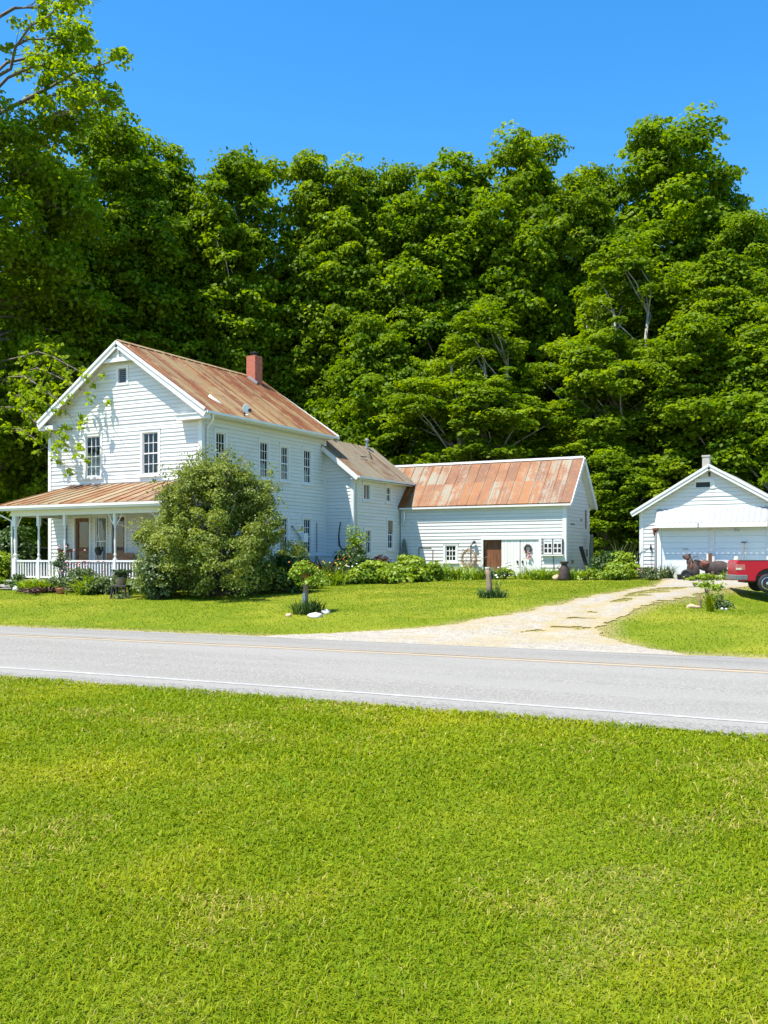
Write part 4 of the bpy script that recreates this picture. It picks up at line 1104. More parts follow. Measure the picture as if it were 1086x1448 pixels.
# ------------------------------------------------------------------ the near tree on the left
def near_tree():
    rng = np.random.default_rng(301); rr = random.Random(301)
    X, Y, Z = P(-38, 46); H = 27.5
    cen, rad = [], []; mb = MB()
    trunk = [Vector((X, Y, Z - .3))] + [Vector((X + rr.gauss(0, .12) + .1 * i, Y + rr.gauss(0, .1) - .05 * i, Z + H * .93 * i / 8)) for i in range(1, 9)]
    mb.tube(trunk, [.55, .42, .37, .32, .27, .21, .15, .09, .04], 9)
    def bough(h, ang, ln, rise, droop=.6, dens=1., n2=7, rr_=.8, s0=.22):
        k = h / .93 * 8; i = min(7, int(k)); b = trunk[i].lerp(trunk[i + 1], k - i)
        dv = Vector((math.cos(ang), math.sin(ang), 0)); pts = [b]; m = 6
        e = b + dv * ln
        if e.x > -31.2 and e.y < 28.4: ln = min(ln, max(1.2, max((-31.2 - b.x) / max(dv.x, .05), (b.y - 28.4) / max(-dv.y, .05))))
        for j in range(1, m + 1):
            s_ = j / m; pts.append(b + dv * ln * s_ + Vector((rr.gauss(0, .18), rr.gauss(0, .18), ln * (rise * s_ - droop * s_ * s_))))
        r0 = .03 + .014 * ln; mb.tube(pts, [max(.014, r0 * (1 - .9 * j / m)) for j in range(m + 1)], 6)
        for j in range(int(n2 * ln / 3)):
            s_ = s0 + (1 - s0) * rr.random(); q = s_ * m; i0 = min(m - 1, int(q)); a_ = pts[i0].lerp(pts[i0 + 1], q - i0)
            th = ang + rr.choice((-1, 1)) * rr.uniform(.4, 1.3); l2 = rr.uniform(.6, 1.9) * (1.25 - .6 * s_)
            e = a_ + Vector((math.cos(th) * l2, math.sin(th) * l2, rr.uniform(-.25, .65) * l2)); mid_ = a_.lerp(e, .5) + Vector((0, 0, .12))
            mb.tube([a_, mid_, e], [.022, .015, .007], 4)
            for f in (.55, .8, 1.0):
                if rr.random() < dens: cen.append(tuple(a_.lerp(e, f) + Vector((rr.gauss(0, .12), rr.gauss(0, .12), rr.gauss(0, .1) - .05)))); rad.append(rr_ * rr.uniform(.55, 1.0))
        cen.append(tuple(pts[-1])); rad.append(rr_ * .8)
    right = math.atan2(-SN, CS)                     # across the view, towards the house
    for i in range(104):
        h = .13 + .60 * (i + rr.random()) / 104; a = right + rr.uniform(-2.4, 2.4) if i % 3 else rr.uniform(0, 6.28)
        prof = 1.22 - .55 * h
        bough(h, a, 5.4 * prof * rr.uniform(.72, 1.06), rr.uniform(.25, .6) + .4 * max(0, h - .45), rr.uniform(.3, .6), .95, 9, .8)
    for i in range(26):                             # open top
        h = .66 + .30 * (i + rr.random()) / 26; a = right + rr.uniform(-1.5, 1.5) if i % 2 else rr.uniform(0, 6.28)
        bough(h, a, (7.4 - 8.5 * (h - .66)) * rr.uniform(.75, 1.05), rr.uniform(.45, .8), .2, .6, 8, .5, .35)
    fwd = Vector((-29.2, 25.9, 0)) - Vector((X, Y, 0)); fa = math.atan2(fwd.y, fwd.x)
    # thin boughs that reach in front of the gable
    for tx_, ty_, tz_ in ((-25.7, 26.1, 7.3), (-25.5, 26.0, 7.7), (-26.7, 26.1, 5.4), (-27.1, 26.1, 4.8), (-26.2, 26.1, 6.3), (-27.5, 26.0, 5.9), (-26.8, 25.9, 7.0)):
        e = Vector((tx_, ty_, tz_)); hb = (tz_ + 1.2 + rr.random() * 1.5 - Z) / (H * .93) * 8; i = min(7, int(hb)); b = trunk[i].lerp(trunk[i + 1], hb - i); m = 7
        pts = [b.lerp(e, j / m) + Vector((rr.gauss(0, .1), rr.gauss(0, .1), 1.3 * math.sin(math.pi * j / m) + rr.gauss(0, .06))) for j in range(m)] + [e]
        mb.tube(pts, [.05, .042, .036, .03, .024, .018, .012, .005], 5)
        for j in range(34):
            q = m * (.34 + .66 * rr.random() ** .8); i0 = min(m - 1, int(q)); a_ = pts[i0].lerp(pts[i0 + 1], q - i0)
            e2 = a_ + Vector((rr.gauss(0, .35), rr.gauss(0, .25), rr.gauss(-.08, .25))); mb.tube([a_, a_.lerp(e2, .5) + Vector((0, 0, .05)), e2], [.01, .007, .004], 4)
            if rr.random() < (.95 if q < m * .72 else .6): cen.append(tuple(e2)); rad.append(rr.uniform(.14, .28) * (1.05 if q < m * .72 else .95))
    cen_, rad_ = np.array(cen), np.array(rad)
    big = rad_ > .3
    v, q, t = clump_leaves(rng, cen_[big], rad_[big] * 1.12, 25, .235, up=.55, outw=.6, flat=.85)
    v2, q2, t2 = clump_leaves(rng, cen_[~big], rad_[~big], 9, .2, up=.5, outw=.4, flat=.8)
    q = np.concatenate([q, q2 + len(v)]); v = np.concatenate([v, v2]); t = np.concatenate([t, t2])
    o3 = np.array([X, Y, Z]); root = thing('broadleaf_tree', 'large light green tree at the left, its boughs hanging in front of the farmhouse gable', 'tree', (X, Y, Z))
    mb.build('trunk', M['bark'], root, smooth=True)
    link_mesh(np_mesh('crown', v - o3, q, None, t), 'crown', M['lime'], root)
near_tree()
# ------------------------------------------------------------------ shrubs and garden plants
def shrub(name, label, x, y, R, H, lm, nclump=60, nleaf=90, size=.09, crad=.4, z0=.1, stems=9, cat='shrub', group=None, seed=1, bark='bark', up=.6, base_w=.8, topk=.5, twigs=0, flat=.7, ragged=0):
    rng = np.random.default_rng(seed); rr = random.Random(seed); z = gz(x, y) - .02
    root = thing(name, label, cat, (x, y, z), 0, group)
    cen = crown_centres(rng, R, z0, H - crad * .6, nclump, base_w, topk, .35)
    rad = crad * (.6 + .8 * rng.random(len(cen)))
    v, q, t = clump_leaves(rng, cen, rad, nleaf, size, up=up, flat=flat)
    if ragged:                                      # loose shoots standing out of the outline
        k = rng.integers(0, len(cen), ragged); ex = cen[k] * np.array([1.07, 1.07, 1.05]) + rng.normal(size=(ragged, 3)) * crad * .25 + np.array([0, 0, crad * .55])
        v2, q2, t2 = clump_leaves(rng, ex, crad * (.35 + .5 * rng.random(ragged)), 30, size, up=.2, outw=.3, flat=1.5)
        q = np.concatenate([q, q2 + len(v)]); v = np.concatenate([v, v2]); t = np.concatenate([t, t2])
    mb = MB()
    for c in list(cen)[:stems]:
        mb.tube([(rr.gauss(0, .06) * R, rr.gauss(0, .06) * R, -.05), (c[0] * .35, c[1] * .35, c[2] * .5), tuple(c)], [.02 + .012 * H, .015 + .006 * H, .005], 5)
    for i in range(twigs):
        c = cen[rr.randrange(len(cen))]; k = Vector(c); o = k - Vector((0, 0, H * .35)); o.normalize()
        mb.tube([k, k + o * crad * .9 + Vector((rr.gauss(0, .1), rr.gauss(0, .1), .1)), k + o * crad * 1.7 + Vector((rr.gauss(0, .15), rr.gauss(0, .15), .25))], [.012, .008, .004], 4)
    mb.build('stem', M[bark], root, local=True, smooth=True)
    link_mesh(np_mesh('foliage', v, q, None, t), 'foliage', M[lm], root)
    return root
def blade_plant(name, label, x, y, R, H, lm, n=220, w=.03, cat='plant', group=None, seed=1, lean=.75, curl=.8, flowers=None, nf=0, sx=1., rz=0.):
    """a mound of arching strap leaves"""
    rng = np.random.default_rng(seed); z = gz(x, y) - .01
    root = thing(name, label, cat, (x, y, z), rz, group)
    r = R * .75 * rng.random(n) ** .5; th = rng.random(n) * 6.28
    pos = np.stack([r * np.cos(th) * sx, r * np.sin(th), np.zeros(n)], 1)
    me = blades_mesh('foliage', pos, H * (.65 + .6 * rng.random(n)), w * (.7 + .6 * rng.random(n)), rng, lean, rnd_tint(rng, n), curl)
    link_mesh(me, 'foliage', M[lm], root)
    if flowers: blossoms(root, [(rng.normal() * R * .5 * sx, rng.normal() * R * .5, H * (.85 + .4 * rng.random())) for _ in range(nf)], flowers, .032, True)
    return root
def blossoms(root, pts, mat, r=.05, stalk=False, seed=3):
    mb = MB(); st = MB()
    for i, p in enumerate(pts):
        mb.blob(p, (r * random.uniform(.7, 1.2), r * random.uniform(.7, 1.2), r * .7), i, .35, (6, 4))
        if stalk: st.tube([(p[0] * .6, p[1] * .6, 0), (p[0] * .85, p[1] * .85, p[2] * .6), p], .007, 4)
    o = mb.build('blossom', M[mat], root, local=True, smooth=True)
    if stalk: st.build('stalk', M['deep'], root, local=True)
    return o

shrub('willow_bush', 'big round olive green bush hiding the corner of the farmhouse porch', -18.75, 23.95, 2.2, 4.05, 'olive', 420, 200, .078, .36, .15, 70, seed=11, ragged=260, up=.4, twigs=150, base_w=.85, topk=.42)
shrub('small_shrub', 'low dark green skirt of leaves at the right foot of the big bush', -17.3, 25.6, .75, 1.15, 'deep', 40, 90, .12, .3, .1, 8, seed=12)
shrub('small_shrub', 'small fresh green bush with white flecks in front of the big bush', -19.9, 22.6, .7, 1.3, 'rosegreen', 46, 80, .09, .28, .1, 8, seed=13)
shrub('climbing_shrub', 'tall thin leafy climber growing up the corner of the rear wing', -19.75, 34.3, .5, 2.2, 'hosta', 26, 46, .09, .3, .3, 10, 'climber', seed=14, topk=.35)
o = shrub('rose_bush', 'pink flowering rose bush before the porch railing', -24.1, 23.75, .75, .85, 'rosegreen', 46, 70, .075, .28, .1, 12, seed=15)
blossoms(o, [(random.gauss(0, .42), random.gauss(0, .35), random.uniform(.55, 1.05)) for _ in range(26)], 'pink', .035)
o = shrub('rose_bush', 'taller pink rose sprays left of the flowering bush at the porch', -25.2, 24.0, .4, 1.35, 'rosegreen', 18, 50, .07, .22, .2, 10, seed=16)
blossoms(o, [(random.gauss(0, .3), random.gauss(0, .2), random.uniform(.8, 1.55)) for _ in range(12)], 'pink', .04)
blade_plant('hosta', 'yellow green hosta clump by the left end of the porch step', -26.35, 23.7, .5, .55, 'hosta', 160, .07, seed=17, lean=.9)
blade_plant('hosta', 'yellow green hosta clump with browning edges in front of the porch', -25.6, 23.55, .55, .55, 'hosta', 180, .07, seed=18, lean=.9)
shrub('edging_plants', 'rusty leaved ground plants edging the porch flower bed', -25.3, 23.2, .75, .25, 'burgundy', 26, 40, .07, .16, .05, 5, 'plant', seed=19)
blade_plant('hosta', 'bright lime leaf clump right of the pink rose bush', -23.35, 23.4, .55, .7, 'hosta', 160, .06, seed=20, lean=.85)
shrub('leafy_plant', 'deep green leafy plant beneath the second porch post', -22.75, 23.6, .6, .55, 'rosegreen', 32, 70, .09, .25, .1, 8, 'plant', seed=21)
blade_plant('fern', 'green fern fronds just right of the flower stand', -21.6, 23.9, .6, .7, 'hosta', 190, .045, 'plant', seed=22, lean=.7)
o = shrub('flower_clump', 'white and rust coloured flowers under the right end of the porch', -20.75, 23.75, .6, .6, 'rosegreen', 30, 60, .07, .22, .1, 6, 'plant', seed=23)
blossoms(o, [(random.gauss(0, .45), random.gauss(0, .35), random.uniform(.35, .75)) for _ in range(20)], 'whitepetal', .035)
blossoms(o, [(random.gauss(0, .45), random.gauss(0, .35), random.uniform(.15, .5)) for _ in range(18)], 'orange', .035)['label'] = 'orange blossoms'
shrub('garden_shrub', 'bright green shrub at the left edge beside the porch post', -29.8, 25.2, .95, 1.35, 'hosta', 60, 80, .11, .32, .1, 8, seed=24)
shrub('garden_shrub', 'darker tall shrub behind the bright one left of the porch', -31.2, 27.0, 1.1, 2.3, 'deep', 60, 80, .13, .4, .1, 8, seed=25)
shrub('edging_plants', 'low yellow green plants along the walk left of the porch step', -29.0, 24.55, .8, .42, 'hosta', 34, 50, .09, .2, .05, 5, 'plant', seed=26)
shrub('round_shrub', 'small round dark shrub beside a white stone at the porch step', -27.45, 24.15, .3, .58, 'deep', 22, 60, .07, .17, .08, 5, seed=27)
# beds along the side of the house and the wing
blade_plant('dark_flax', 'burgundy spiky plant under the lower farmhouse window', -19.2, 30.2, .7, 1.05, 'burgundy', 150, .06, 'plant', seed=31, lean=.8)
shrub('garden_shrub', 'deep green bed shrub between the big bush and the burgundy spikes', -19.0, 28.6, .8, 1.2, 'deep', 42, 80, .12, .3, .1, 8, seed=32)
blade_plant('hosta', 'dark broad leaved clump below the meter box', -19.2, 31.3, .75, .95, 'rosegreen', 170, .1, 'plant', seed=33, lean=.85)
shrub('garden_shrub', 'dark shrub in the shaded corner below the white bulkhead', -19.6, 33.3, .85, 1.2, 'deep', 48, 80, .12, .3, .1, 8, seed=34)
o = blade_plant('lily_clump', 'yellow and orange flowering clump right of the post planter', -18.35, 30.0, .7, .75, 'hosta', 190, .04, 'plant', seed=35, flowers='yellow', nf=9)
o = blade_plant('lily_clump', 'low clump with white blossoms beside the orange one', -18.3, 31.1, .65, .6, 'rosegreen', 170, .05, 'plant', seed=36, flowers='whitepetal', nf=9)
o = blade_plant('lily_clump', 'taller clump with one orange blossom near the dark corner', -18.8, 32.2, .5, .85, 'deep', 120, .05, 'plant', seed=37, flowers='orange', nf=6)
shrub('low_shrub', 'low leafy plants to the right of the big bush on the lawn edge', -17.9, 27.4, .7, .5, 'hosta', 34, 60, .1, .22, .08, 5, 'plant', seed=38)
shrub('hosta', 'large bright hosta mound before the rear wing, left of the bigger one', -17.6, 31.7, 1.05, .8, 'hosta', 60, 70, .17, .3, .05, 8, 'hosta', seed=39, base_w=.9, topk=.5)
shrub('hosta', 'largest bright hosta mound, at the corner of wing and barn', -17.2, 33.9, 1.25, .98, 'hosta', 76, 70, .17, .32, .05, 8, 'hosta', seed=40, base_w=.9, topk=.5)
shrub('dark_plants', 'brownish dark plants against the wall of the rear wing', -18.9, 34.6, .8, .95, 'burgundy', 34, 60, .1, .25, .1, 6, 'plant', seed=41)
blade_plant('fern', 'feathery pale green fern clump below the barn hatch', -16.6, 35.9, .8, .8, 'hosta', 190, .04, 'plant', seed=42, lean=.7)
blade_plant('fern', 'lower green fern clump below the small barn window', -15.6, 36.2, .85, .62, 'hosta', 190, .045, 'plant', seed=43, lean=.75)
blade_plant('fern', 'thin green tuft between the small barn window and the twig ring', -14.9, 36.4, .5, .6, 'rosegreen', 140, .04, 'plant', seed=44, lean=.75)
o = shrub('flower_clump', 'small pale flowering clump at the foot of the twig ring', -14.35, 36.5, .4, .5, 'hosta', 20, 50, .07, .18, .08, 5, 'plant', seed=45)
blossoms(o, [(random.gauss(0, .25), random.gauss(0, .2), random.uniform(.35, .7)) for _ in range(12)], 'whitepetal', .05)
blade_plant('daylily', 'daylily clump in front of the brown barn door, sparse and tall', -13.75, 36.9, .4, .5, 'hosta', 50, .03, 'plant', seed=46, flowers='whitepetal', nf=4)
blade_plant('daylily', 'dense daylily clump before the left cream door leaf', -12.95, 36.6, .7, .55, 'hosta', 220, .04, 'plant', seed=47)
blade_plant('daylily', 'daylily clump before the right cream door leaf', -12.15, 36.5, .65, .56, 'hosta', 200, .04, 'plant', seed=48)
blade_plant('daylily', 'loose daylily clump left of the brown milk can', -11.5, 36.4, .5, .5, 'hosta', 170, .04, 'plant', seed=49)
shrub('low_weeds', 'low weeds right of the brown milk can at the barn corner', -10.9, 36.7, .6, .45, 'hosta', 30, 50, .08, .18, .05, 5, 'plant', seed=50)
shrub('weed_bush', 'bushy green weeds beside the barn corner', -10.6, 38.4, .8, 1.05, 'deep', 46, 70, .1, .3, .1, 6, 'plant', seed=51)
shrub('weed_bush', 'tall bright weeds between barn and garage', -10.1, 37.9, .65, 1.0, 'hosta', 46, 70, .1, .28, .1, 8, 'plant', seed=52)
blade_plant('weed_bush', 'dry topped seed stalks above the weeds between barn and garage', -10.1, 38.6, .5, 1.5, 'rosegreen', 60, .03, 'plant', seed=53, lean=.3)
shrub('weed_bush', 'spreading light green weeds left of the garage corner', -10.0, 37.0, .6, .6, 'hosta', 44, 60, .1, .26, .08, 6, 'plant', seed=54)
o = shrub('flower_clump', 'faded orange pink flowers at the garage corner', -8.75, 37.1, .5, .5, 'rosegreen', 24, 50, .07, .18, .08, 5, 'plant', seed=55)
blossoms(o, [(random.gauss(0, .32), random.gauss(0, .25), random.uniform(.25, .6)) for _ in range(16)], 'pink', .026)
def gpt(x, y):                                   # a point of the garage's own frame in the yard
    a = 0.0; return (-9.55 + x * math.cos(a) - y * math.sin(a), 38.66 + x * math.sin(a) + y * math.cos(a))
px, py = gpt(1.15, -.6); blade_plant('grass_tuft', 'spiky grass tuft before the left garage door', px, py, .35, .6, 'rosegreen', 130, .03, 'plant', seed=56, lean=.6)
px, py = gpt(2.75, -1.9); shrub('low_weeds', 'green leaves growing in front of the animal statues', px, py, .55, .26, 'hosta', 30, 50, .08, .14, .05, 5, 'plant', seed=57)
px, py = gpt(3.6, -1.4); blade_plant('grass_tuft', 'low grassy tuft under the nose end of the bulky statue', px, py, .5, .42, 'hosta', 160, .03, 'plant', seed=58)

# ------------------------------------------------------------------ posts, stones and stand on the lawn
x, y, z = at(431, 24.4)
t = thing('wooden_post', 'grey wooden post carrying a trailing flower pot on the front lawn', 'post', (x, y, z))
b = MB(); b.tube([(0, 0, -.2), (.01, 0, .3), (.02, .01, .62), (.025, .01, .86)], [.075, .07, .066, .064], 9); b.build('shaft', M['greywood'], t, local=True, smooth=True)
b = MB(); b.box(-.02, .05, -.075, -.06, .25, .5); b.build('bare_streak', M['stone'], t, local=True)
o = shrub('trailing_flowers', 'trailing pot plant with yellow and red leaves on top of the wooden post', x, y, .42, .55, 'hosta', 36, 50, .075, .18, .05, 6, 'flower pot', seed=61)
o.location.z = z + .72
MB().lathe([(.09, .1), (.14, .24), (.15, .3), (.13, .3)], (.025, .01, .05), 10).build('pot', M['terracotta'], o, local=True)
blossoms(o, [(random.gauss(.1, .25), random.gauss(0, .18), random.uniform(.15, .45)) for _ in range(12)], 'yellow', .022)
blossoms(o, [(random.gauss(-.12, .2), random.gauss(0, .18), random.uniform(.35, .6)) for _ in range(12)], 'orange', .022)['label'] = 'reddish orange blossoms'
blade_plant('grass_tuft', 'long dark grass tuft round the foot of the flower pot post', x + .1, y - .02, .5, .42, 'deep', 300, .022, 'plant', seed=62, lean=.8)
for lb, du, dv, r, m in (('larger white stone right of the flower pot post, lying nearest the road', 446, 23.6, (.21, .13, .075), 'stone'), ('smaller white stone at the right end of the grass round the flower pot post', 461, 24.2, (.13, .1, .075), 'stone'), ('small tan stone left of the flower pot post', 408, 23.9, (.09, .07, .05), 'tanstone')):
    sx, sy, sz = at(du, dv); tag(MB().blob((0, 0, 0), r, du, .3, (12, 8)).build('stone', M[m], None, smooth=True), lb, 'stone').location = (sx, sy, sz + .02)
x, y, z = at(691, 27.1)
t = thing('wooden_post', 'bare leaning grey post with weeds at its foot near the driveway', 'post', (x, y, z))
b = MB(); b.tube([(.03, 0, -.2), (.02, 0, .3), (-.01, .01, .6), (-.035, .01, .80)], [.085, .08, .075, .07], 9); b.build('shaft', M['greywood'], t, local=True, smooth=True)
MB().lathe([(.078, .79), (.078, .825), (.02, .83)], (-.035, .01, 0), 9).build('cap', M['stone'], t, local=True)
blade_plant('grass_tuft', 'weed tuft round the foot of the bare grey post', x + .08, y - .03, .5, .34, 'deep', 260, .022, 'plant', seed=63, lean=.85)
blade_plant('flower_stalk', 'single pale flower stalk right of the bare grey post', x + .28, y - .05, .06, .5, 'rosegreen', 14, .02, 'plant', seed=64, lean=.2, flowers='whitepetal', nf=2)
# flower stand
x, y, z = at(171, 29.9)
t = thing('flower_stand', 'dark wooden stool used as a flower stand on the lawn before the porch', 'stool', (x, y, z), .3); t.scale = (1.12, 1.12, 1.0)
b = MB(); b.box(-.23, .23, -.17, .17, .33, .39); b.build('top', M['darkwood'], t, local=True, bevel=.01)
for sx in (-1, 1):
    for sy in (-1, 1): MB().beam((sx * .17, sy * .12, .33), (sx * .22, sy * .16, -.03), .05, .05).build('leg', M['darkwood'], t, local=True)
t2 = thing('flower_basket', 'speckled grey basket of white flowers on the dark stool', 'basket', (x, y, z + .39))
MB().lathe([(.13, 0), (.17, .12), (.19, .24), (.17, .24)], (0, 0, 0), 12).build('pot', M['greywood'], t2, local=True)
rng = np.random.default_rng(5); cen = rng.normal(size=(16, 3)) * np.array([.1, .1, .05]) + np.array([0, 0, .28])
v, q, tt = clump_leaves(rng, cen, np.full(16, .13), 40, .05); link_mesh(np_mesh('foliage', v, q, None, tt), 'foliage', M['rosegreen'], t2)
blossoms(t2, [(random.gauss(0, .15), random.gauss(0, .12), random.uniform(.15, .42)) for _ in range(22)], 'whitepetal', .035)
t3 = thing('planter_bowl', 'dark shallow bowl of greenery raised above the flower basket', 'planter', (x, y, z + .62))
MB().tube([(0, 0, -.25), (0, 0, .05)], .02, 6).build('stem', M['black'], t3, local=True)
MB().lathe([(.03, .02), (.17, .07), (.24, .15), (.22, .15)], (0, 0, 0), 14).build('bowl', M['black'], t3, local=True)
cen = rng.normal(size=(16, 3)) * np.array([.12, .12, .02]) + np.array([0, 0, .17])
v, q, tt = clump_leaves(rng, cen, np.full(16, .1), 40, .05); link_mesh(np_mesh('foliage', v, q, None, tt), 'foliage', M['deep'], t3)
blade_plant('grass_tuft', 'low leaves at the foot of the dark stool', x + .15, y - .1, .4, .2, 'rosegreen', 120, .03, 'plant', seed=66, lean=.9)
# right-hand lawn
x, y, z = at(990, 23.6)
t = thing('short_stake', 'short split brown stake on the grass beside the driveway', 'stake', (x, y, z)); MB().tube([(.0, 0, -.1), (.0, 0, .2), (-.03, 0, .36)], [.045, .04, .025], 6).build('shaft', M['dry'], t, local=True)
shrub('sapling', 'tiny green sapling rising behind the short brown stake', x + .12, y + .35, .3, .75, 'hosta', 10, 40, .07, .16, .5, 4, 'sapling', seed=71, flat=.4)
sx, sy, sz = at(979, 23.3); tag(MB().blob((0, 0, 0), (.17, .1, .07), 9, .35, (12, 8)).build('stone', M['tanstone'], None, smooth=True), 'tan flat stone beside the short brown stake', 'stone').location = (sx, sy, sz + .02)
sx, sy, sz = at(1004, 22.4); blade_plant('dry_weed', 'dry straw coloured weed standing on the right lawn', sx, sy, .1, .5, 'blade', 60, .02, 'plant', seed=72, lean=.3)
sx, sy, sz = at(1014, 23.4); shrub('weed_clump', 'scrubby green and brown weeds right of the dry weed', sx, sy, .3, .42, 'rosegreen', 18, 40, .06, .15, .05, 8, 'plant', seed=73)
for lb, u, d_, r in (('white stone among the scrubby weeds on the right lawn, left one', 1021, 23.2, .06), ('white stone among the scrubby weeds on the right lawn, right one', 1026, 23.2, .05)):
    sx, sy, sz = at(u, d_); tag(MB().blob((0, 0, 0), (r, r * .8, r * .7), u, .3, (9, 6)).build('stone', M['stone'], None, smooth=True), lb, 'stone').location = (sx, sy, sz + .02)
# ------------------------------------------------------------------ porch things
def local_boxes(root, name, m, boxes):
    b = MB()
    for q in boxes: b.box(*q)
    return b.build(name, m, root, local=True)
t = thing('rocking_chair', 'brown wooden rocking chair at the left end of the porch', 'chair', (-27.0, 25.75, .85), .5)
local_boxes(t, 'seat', M['brownwood'], [(-.25, .25, -.25, .25, .40, .44)])
local_boxes(t, 'backrest', M['brownwood'], [(-.25 + i * .11, -.19 + i * .11, .22, .26, .44, 1.05) for i in range(5)] + [(-.26, .26, .215, .265, 1.0, 1.1)])
for s_ in (-1, 1):
    local_boxes(t, 'armrest', M['brownwood'], [(s_ * .27 - .03, s_ * .27 + .03, -.28, .24, .64, .67)])
    for yy in (-.22, .22): local_boxes(t, 'leg', M['brownwood'], [(s_ * .25 - .02, s_ * .25 + .02, yy - .02, yy + .02, .06, .65)])
    MB().tube([(s_ * .25, -.42, .09), (s_ * .25, -.15, .03), (s_ * .25, .2, .04), (s_ * .25, .48, .12)], .022, 6).build('rocker', M['brownwood'], t, local=True)
tag(MB().lathe([(.17, 0), (.18, .015), (.09, .02), (.085, .11), (.02, .13)], (0, 0, 0), 12).build('straw_hat', M['straw'], None, smooth=True), 'pale straw hat hanging on the rocking chair back', 'hat').location = (-27.12, 25.97, 1.93)
t = thing('plant_rack', 'lime green wire rack behind the porch railing near the step', 'rack', (-26.85, 25.05, .85))
b = MB()
for k in range(4): b.tube([(-.2 + .13 * k, 0, 0), (-.2 + .13 * k, 0, .42)], .014, 5)
b.build('upright', M['limepaint'], t, local=True)
b = MB()
for zc in (.15, .32): b.tube([(-.22 + .2 * math.cos(a * .52) * 0 + .037 * a, .05 * math.sin(a), zc) for a in range(13)], .012, 5)
b.build('rail', M['limepaint'], t, local=True)
t = thing('wicker_chair', 'dark red cushioned porch chair near the big bush', 'chair', (-22.9, 25.5, .85), -.2)
local_boxes(t, 'seat', M['redcloth'], [(-.28, .28, -.27, .27, .30, .46)]); local_boxes(t, 'backrest', M['redcloth'], [(-.28, .28, .2, .3, .46, .95)])
for s_ in (-1, 1):
    local_boxes(t, 'armrest', M['tanwood'], [(s_ * .31 - .03, s_ * .31 + .03, -.28, .28, .6, .64)])
    for yy in (-.24, .24): local_boxes(t, 'leg', M['tanwood'], [(s_ * .29 - .025, s_ * .29 + .025, yy - .025, yy + .025, 0, .6)])
t = thing('bench', 'tan wooden bench below the curtained porch window', 'bench', (-25.0, 26.3, .85))
local_boxes(t, 'seat', M['tanwood'], [(-.65, .65, -.2, .2, .42, .46)]); local_boxes(t, 'backrest', M['tanwood'], [(-.65, .65, .2, .24, .55, .95)])
for s_ in (-1, 1): local_boxes(t, 'leg', M['tanwood'], [(s_ * .58 - .03, s_ * .58 + .03, -.18, .22, 0, .55)])
t = thing('hanging_pot', 'dark flower pot hanging under the porch roof beside the curtained window', 'flower pot', (-24.75, 25.2, 1.72))
MB().lathe([(.08, 0), (.13, .14), (.14, .2), (.12, .2)], (0, 0, 0), 10).build('pot', M['black'], t, local=True)
b = MB()
for k in range(3): b.tube([(.12 * math.cos(k * 2.09), .12 * math.sin(k * 2.09), .2), (0, 0, .75), (0, 0, 1.58)], .006, 4)
b.build('cord', M['white'], t, local=True)
cen = rng.normal(size=(8, 3)) * np.array([.07, .07, .03]) + np.array([0, 0, .22]); v, q, tt = clump_leaves(rng, cen, np.full(8, .08), 30, .05); link_mesh(np_mesh('foliage', v, q, None, tt), 'foliage', M['deep'], t)
t = thing('flower_pot', 'terracotta pot on the lawn edge beside the pink rose bush', 'flower pot', (-24.35, 23.1, gz(-24.35, 23.1)))
MB().lathe([(.1, -.02), (.14, .16), (.15, .2), (.12, .2)], (0, 0, 0), 10).build('pot', M['terracotta'], t, local=True, smooth=True); MB().lathe([(.12, .17), (.02, .18)], (0, 0, 0), 10).build('soil', M['dirt'], t, local=True)
tag(MB().blob((0, 0, 0), (.12, .1, .12), 4, .25, (10, 7)).build('stone', M['stone'], None, smooth=True), 'white stone beside the round shrub at the porch step', 'stone').location = (-27.3, 23.9, gz(-27.3, 23.9) + .04)

# satellite dish on the eave
t = thing('satellite_dish', 'small white satellite dish on a dark bracket at the farmhouse eave', 'satellite dish', (-21.35, 28.95, 6.62), -.5)
MB().tube([(0, 0, -.12), (0, 0, .2), (.05, -.02, .34)], .035, 7).build('mast', M['black'], t, local=True)
MB().lathe([(.02, .0), (.10, .015), (.155, .05), (.15, .06), (.09, .03), (.02, .012)], (0, 0, 0), 16, fr=lambda a, b_, c: (.12 + c, b_ * .9 - .02, .36 + a)).build('dish', M['white'], t, local=True, smooth=True)
MB().tube([(.12, -.02, .14), (.42, -.05, .1), (.52, -.05, .2)], .02, 6).build('arm', M['white'], t, local=True); MB().box(.48, .58, -.09, -.01, .18, .3).build('receiver', M['black'], t, local=True)

# ------------------------------------------------------------------ things at the barn
def wall_pt(u, Yw=BY0):
    k = (u - 543) / FPX; yc = Yw / (CS + SN * k); return CS * k * yc - SN * yc
x = wall_pt(663, 38.75)
t = thing('twig_ring', 'round ring of dry twigs leaning on the barn wall left of the brown door', 'ring', (x, 38.72, gz(x, 38.7)))
b = MB(); rr = random.Random(9)
for k in range(16):
    ph = rr.uniform(0, 6.28); rad = rr.uniform(.26, .44)
    b.tube([(rad * math.cos(ph + a * .5) + rr.gauss(0, .02), .1 - .16 * (.9 + rad * math.sin(ph + a * .5)) * .3 + rr.gauss(0, .02), .74 + rad * 1.15 * math.sin(ph + a * .5) + rr.gauss(0, .03)) for a in range(9)], .011, 4)
b.build('ring', M['dry'], t, local=True); b = MB()
for k in range(12): b.tube([(rr.gauss(0, .12), 0, 0), (rr.gauss(0, .25), .05, .5), (rr.gauss(0, .35), .08, rr.uniform(.7, 1.2))], .008, 4)
b.build('twig', M['dry'], t, local=True)
x = wall_pt(666)
t = thing('yard_lamp', 'black hook lamp on the barn wall above the twig ring', 'lamp', (x, BY0 - .03, 2.0))
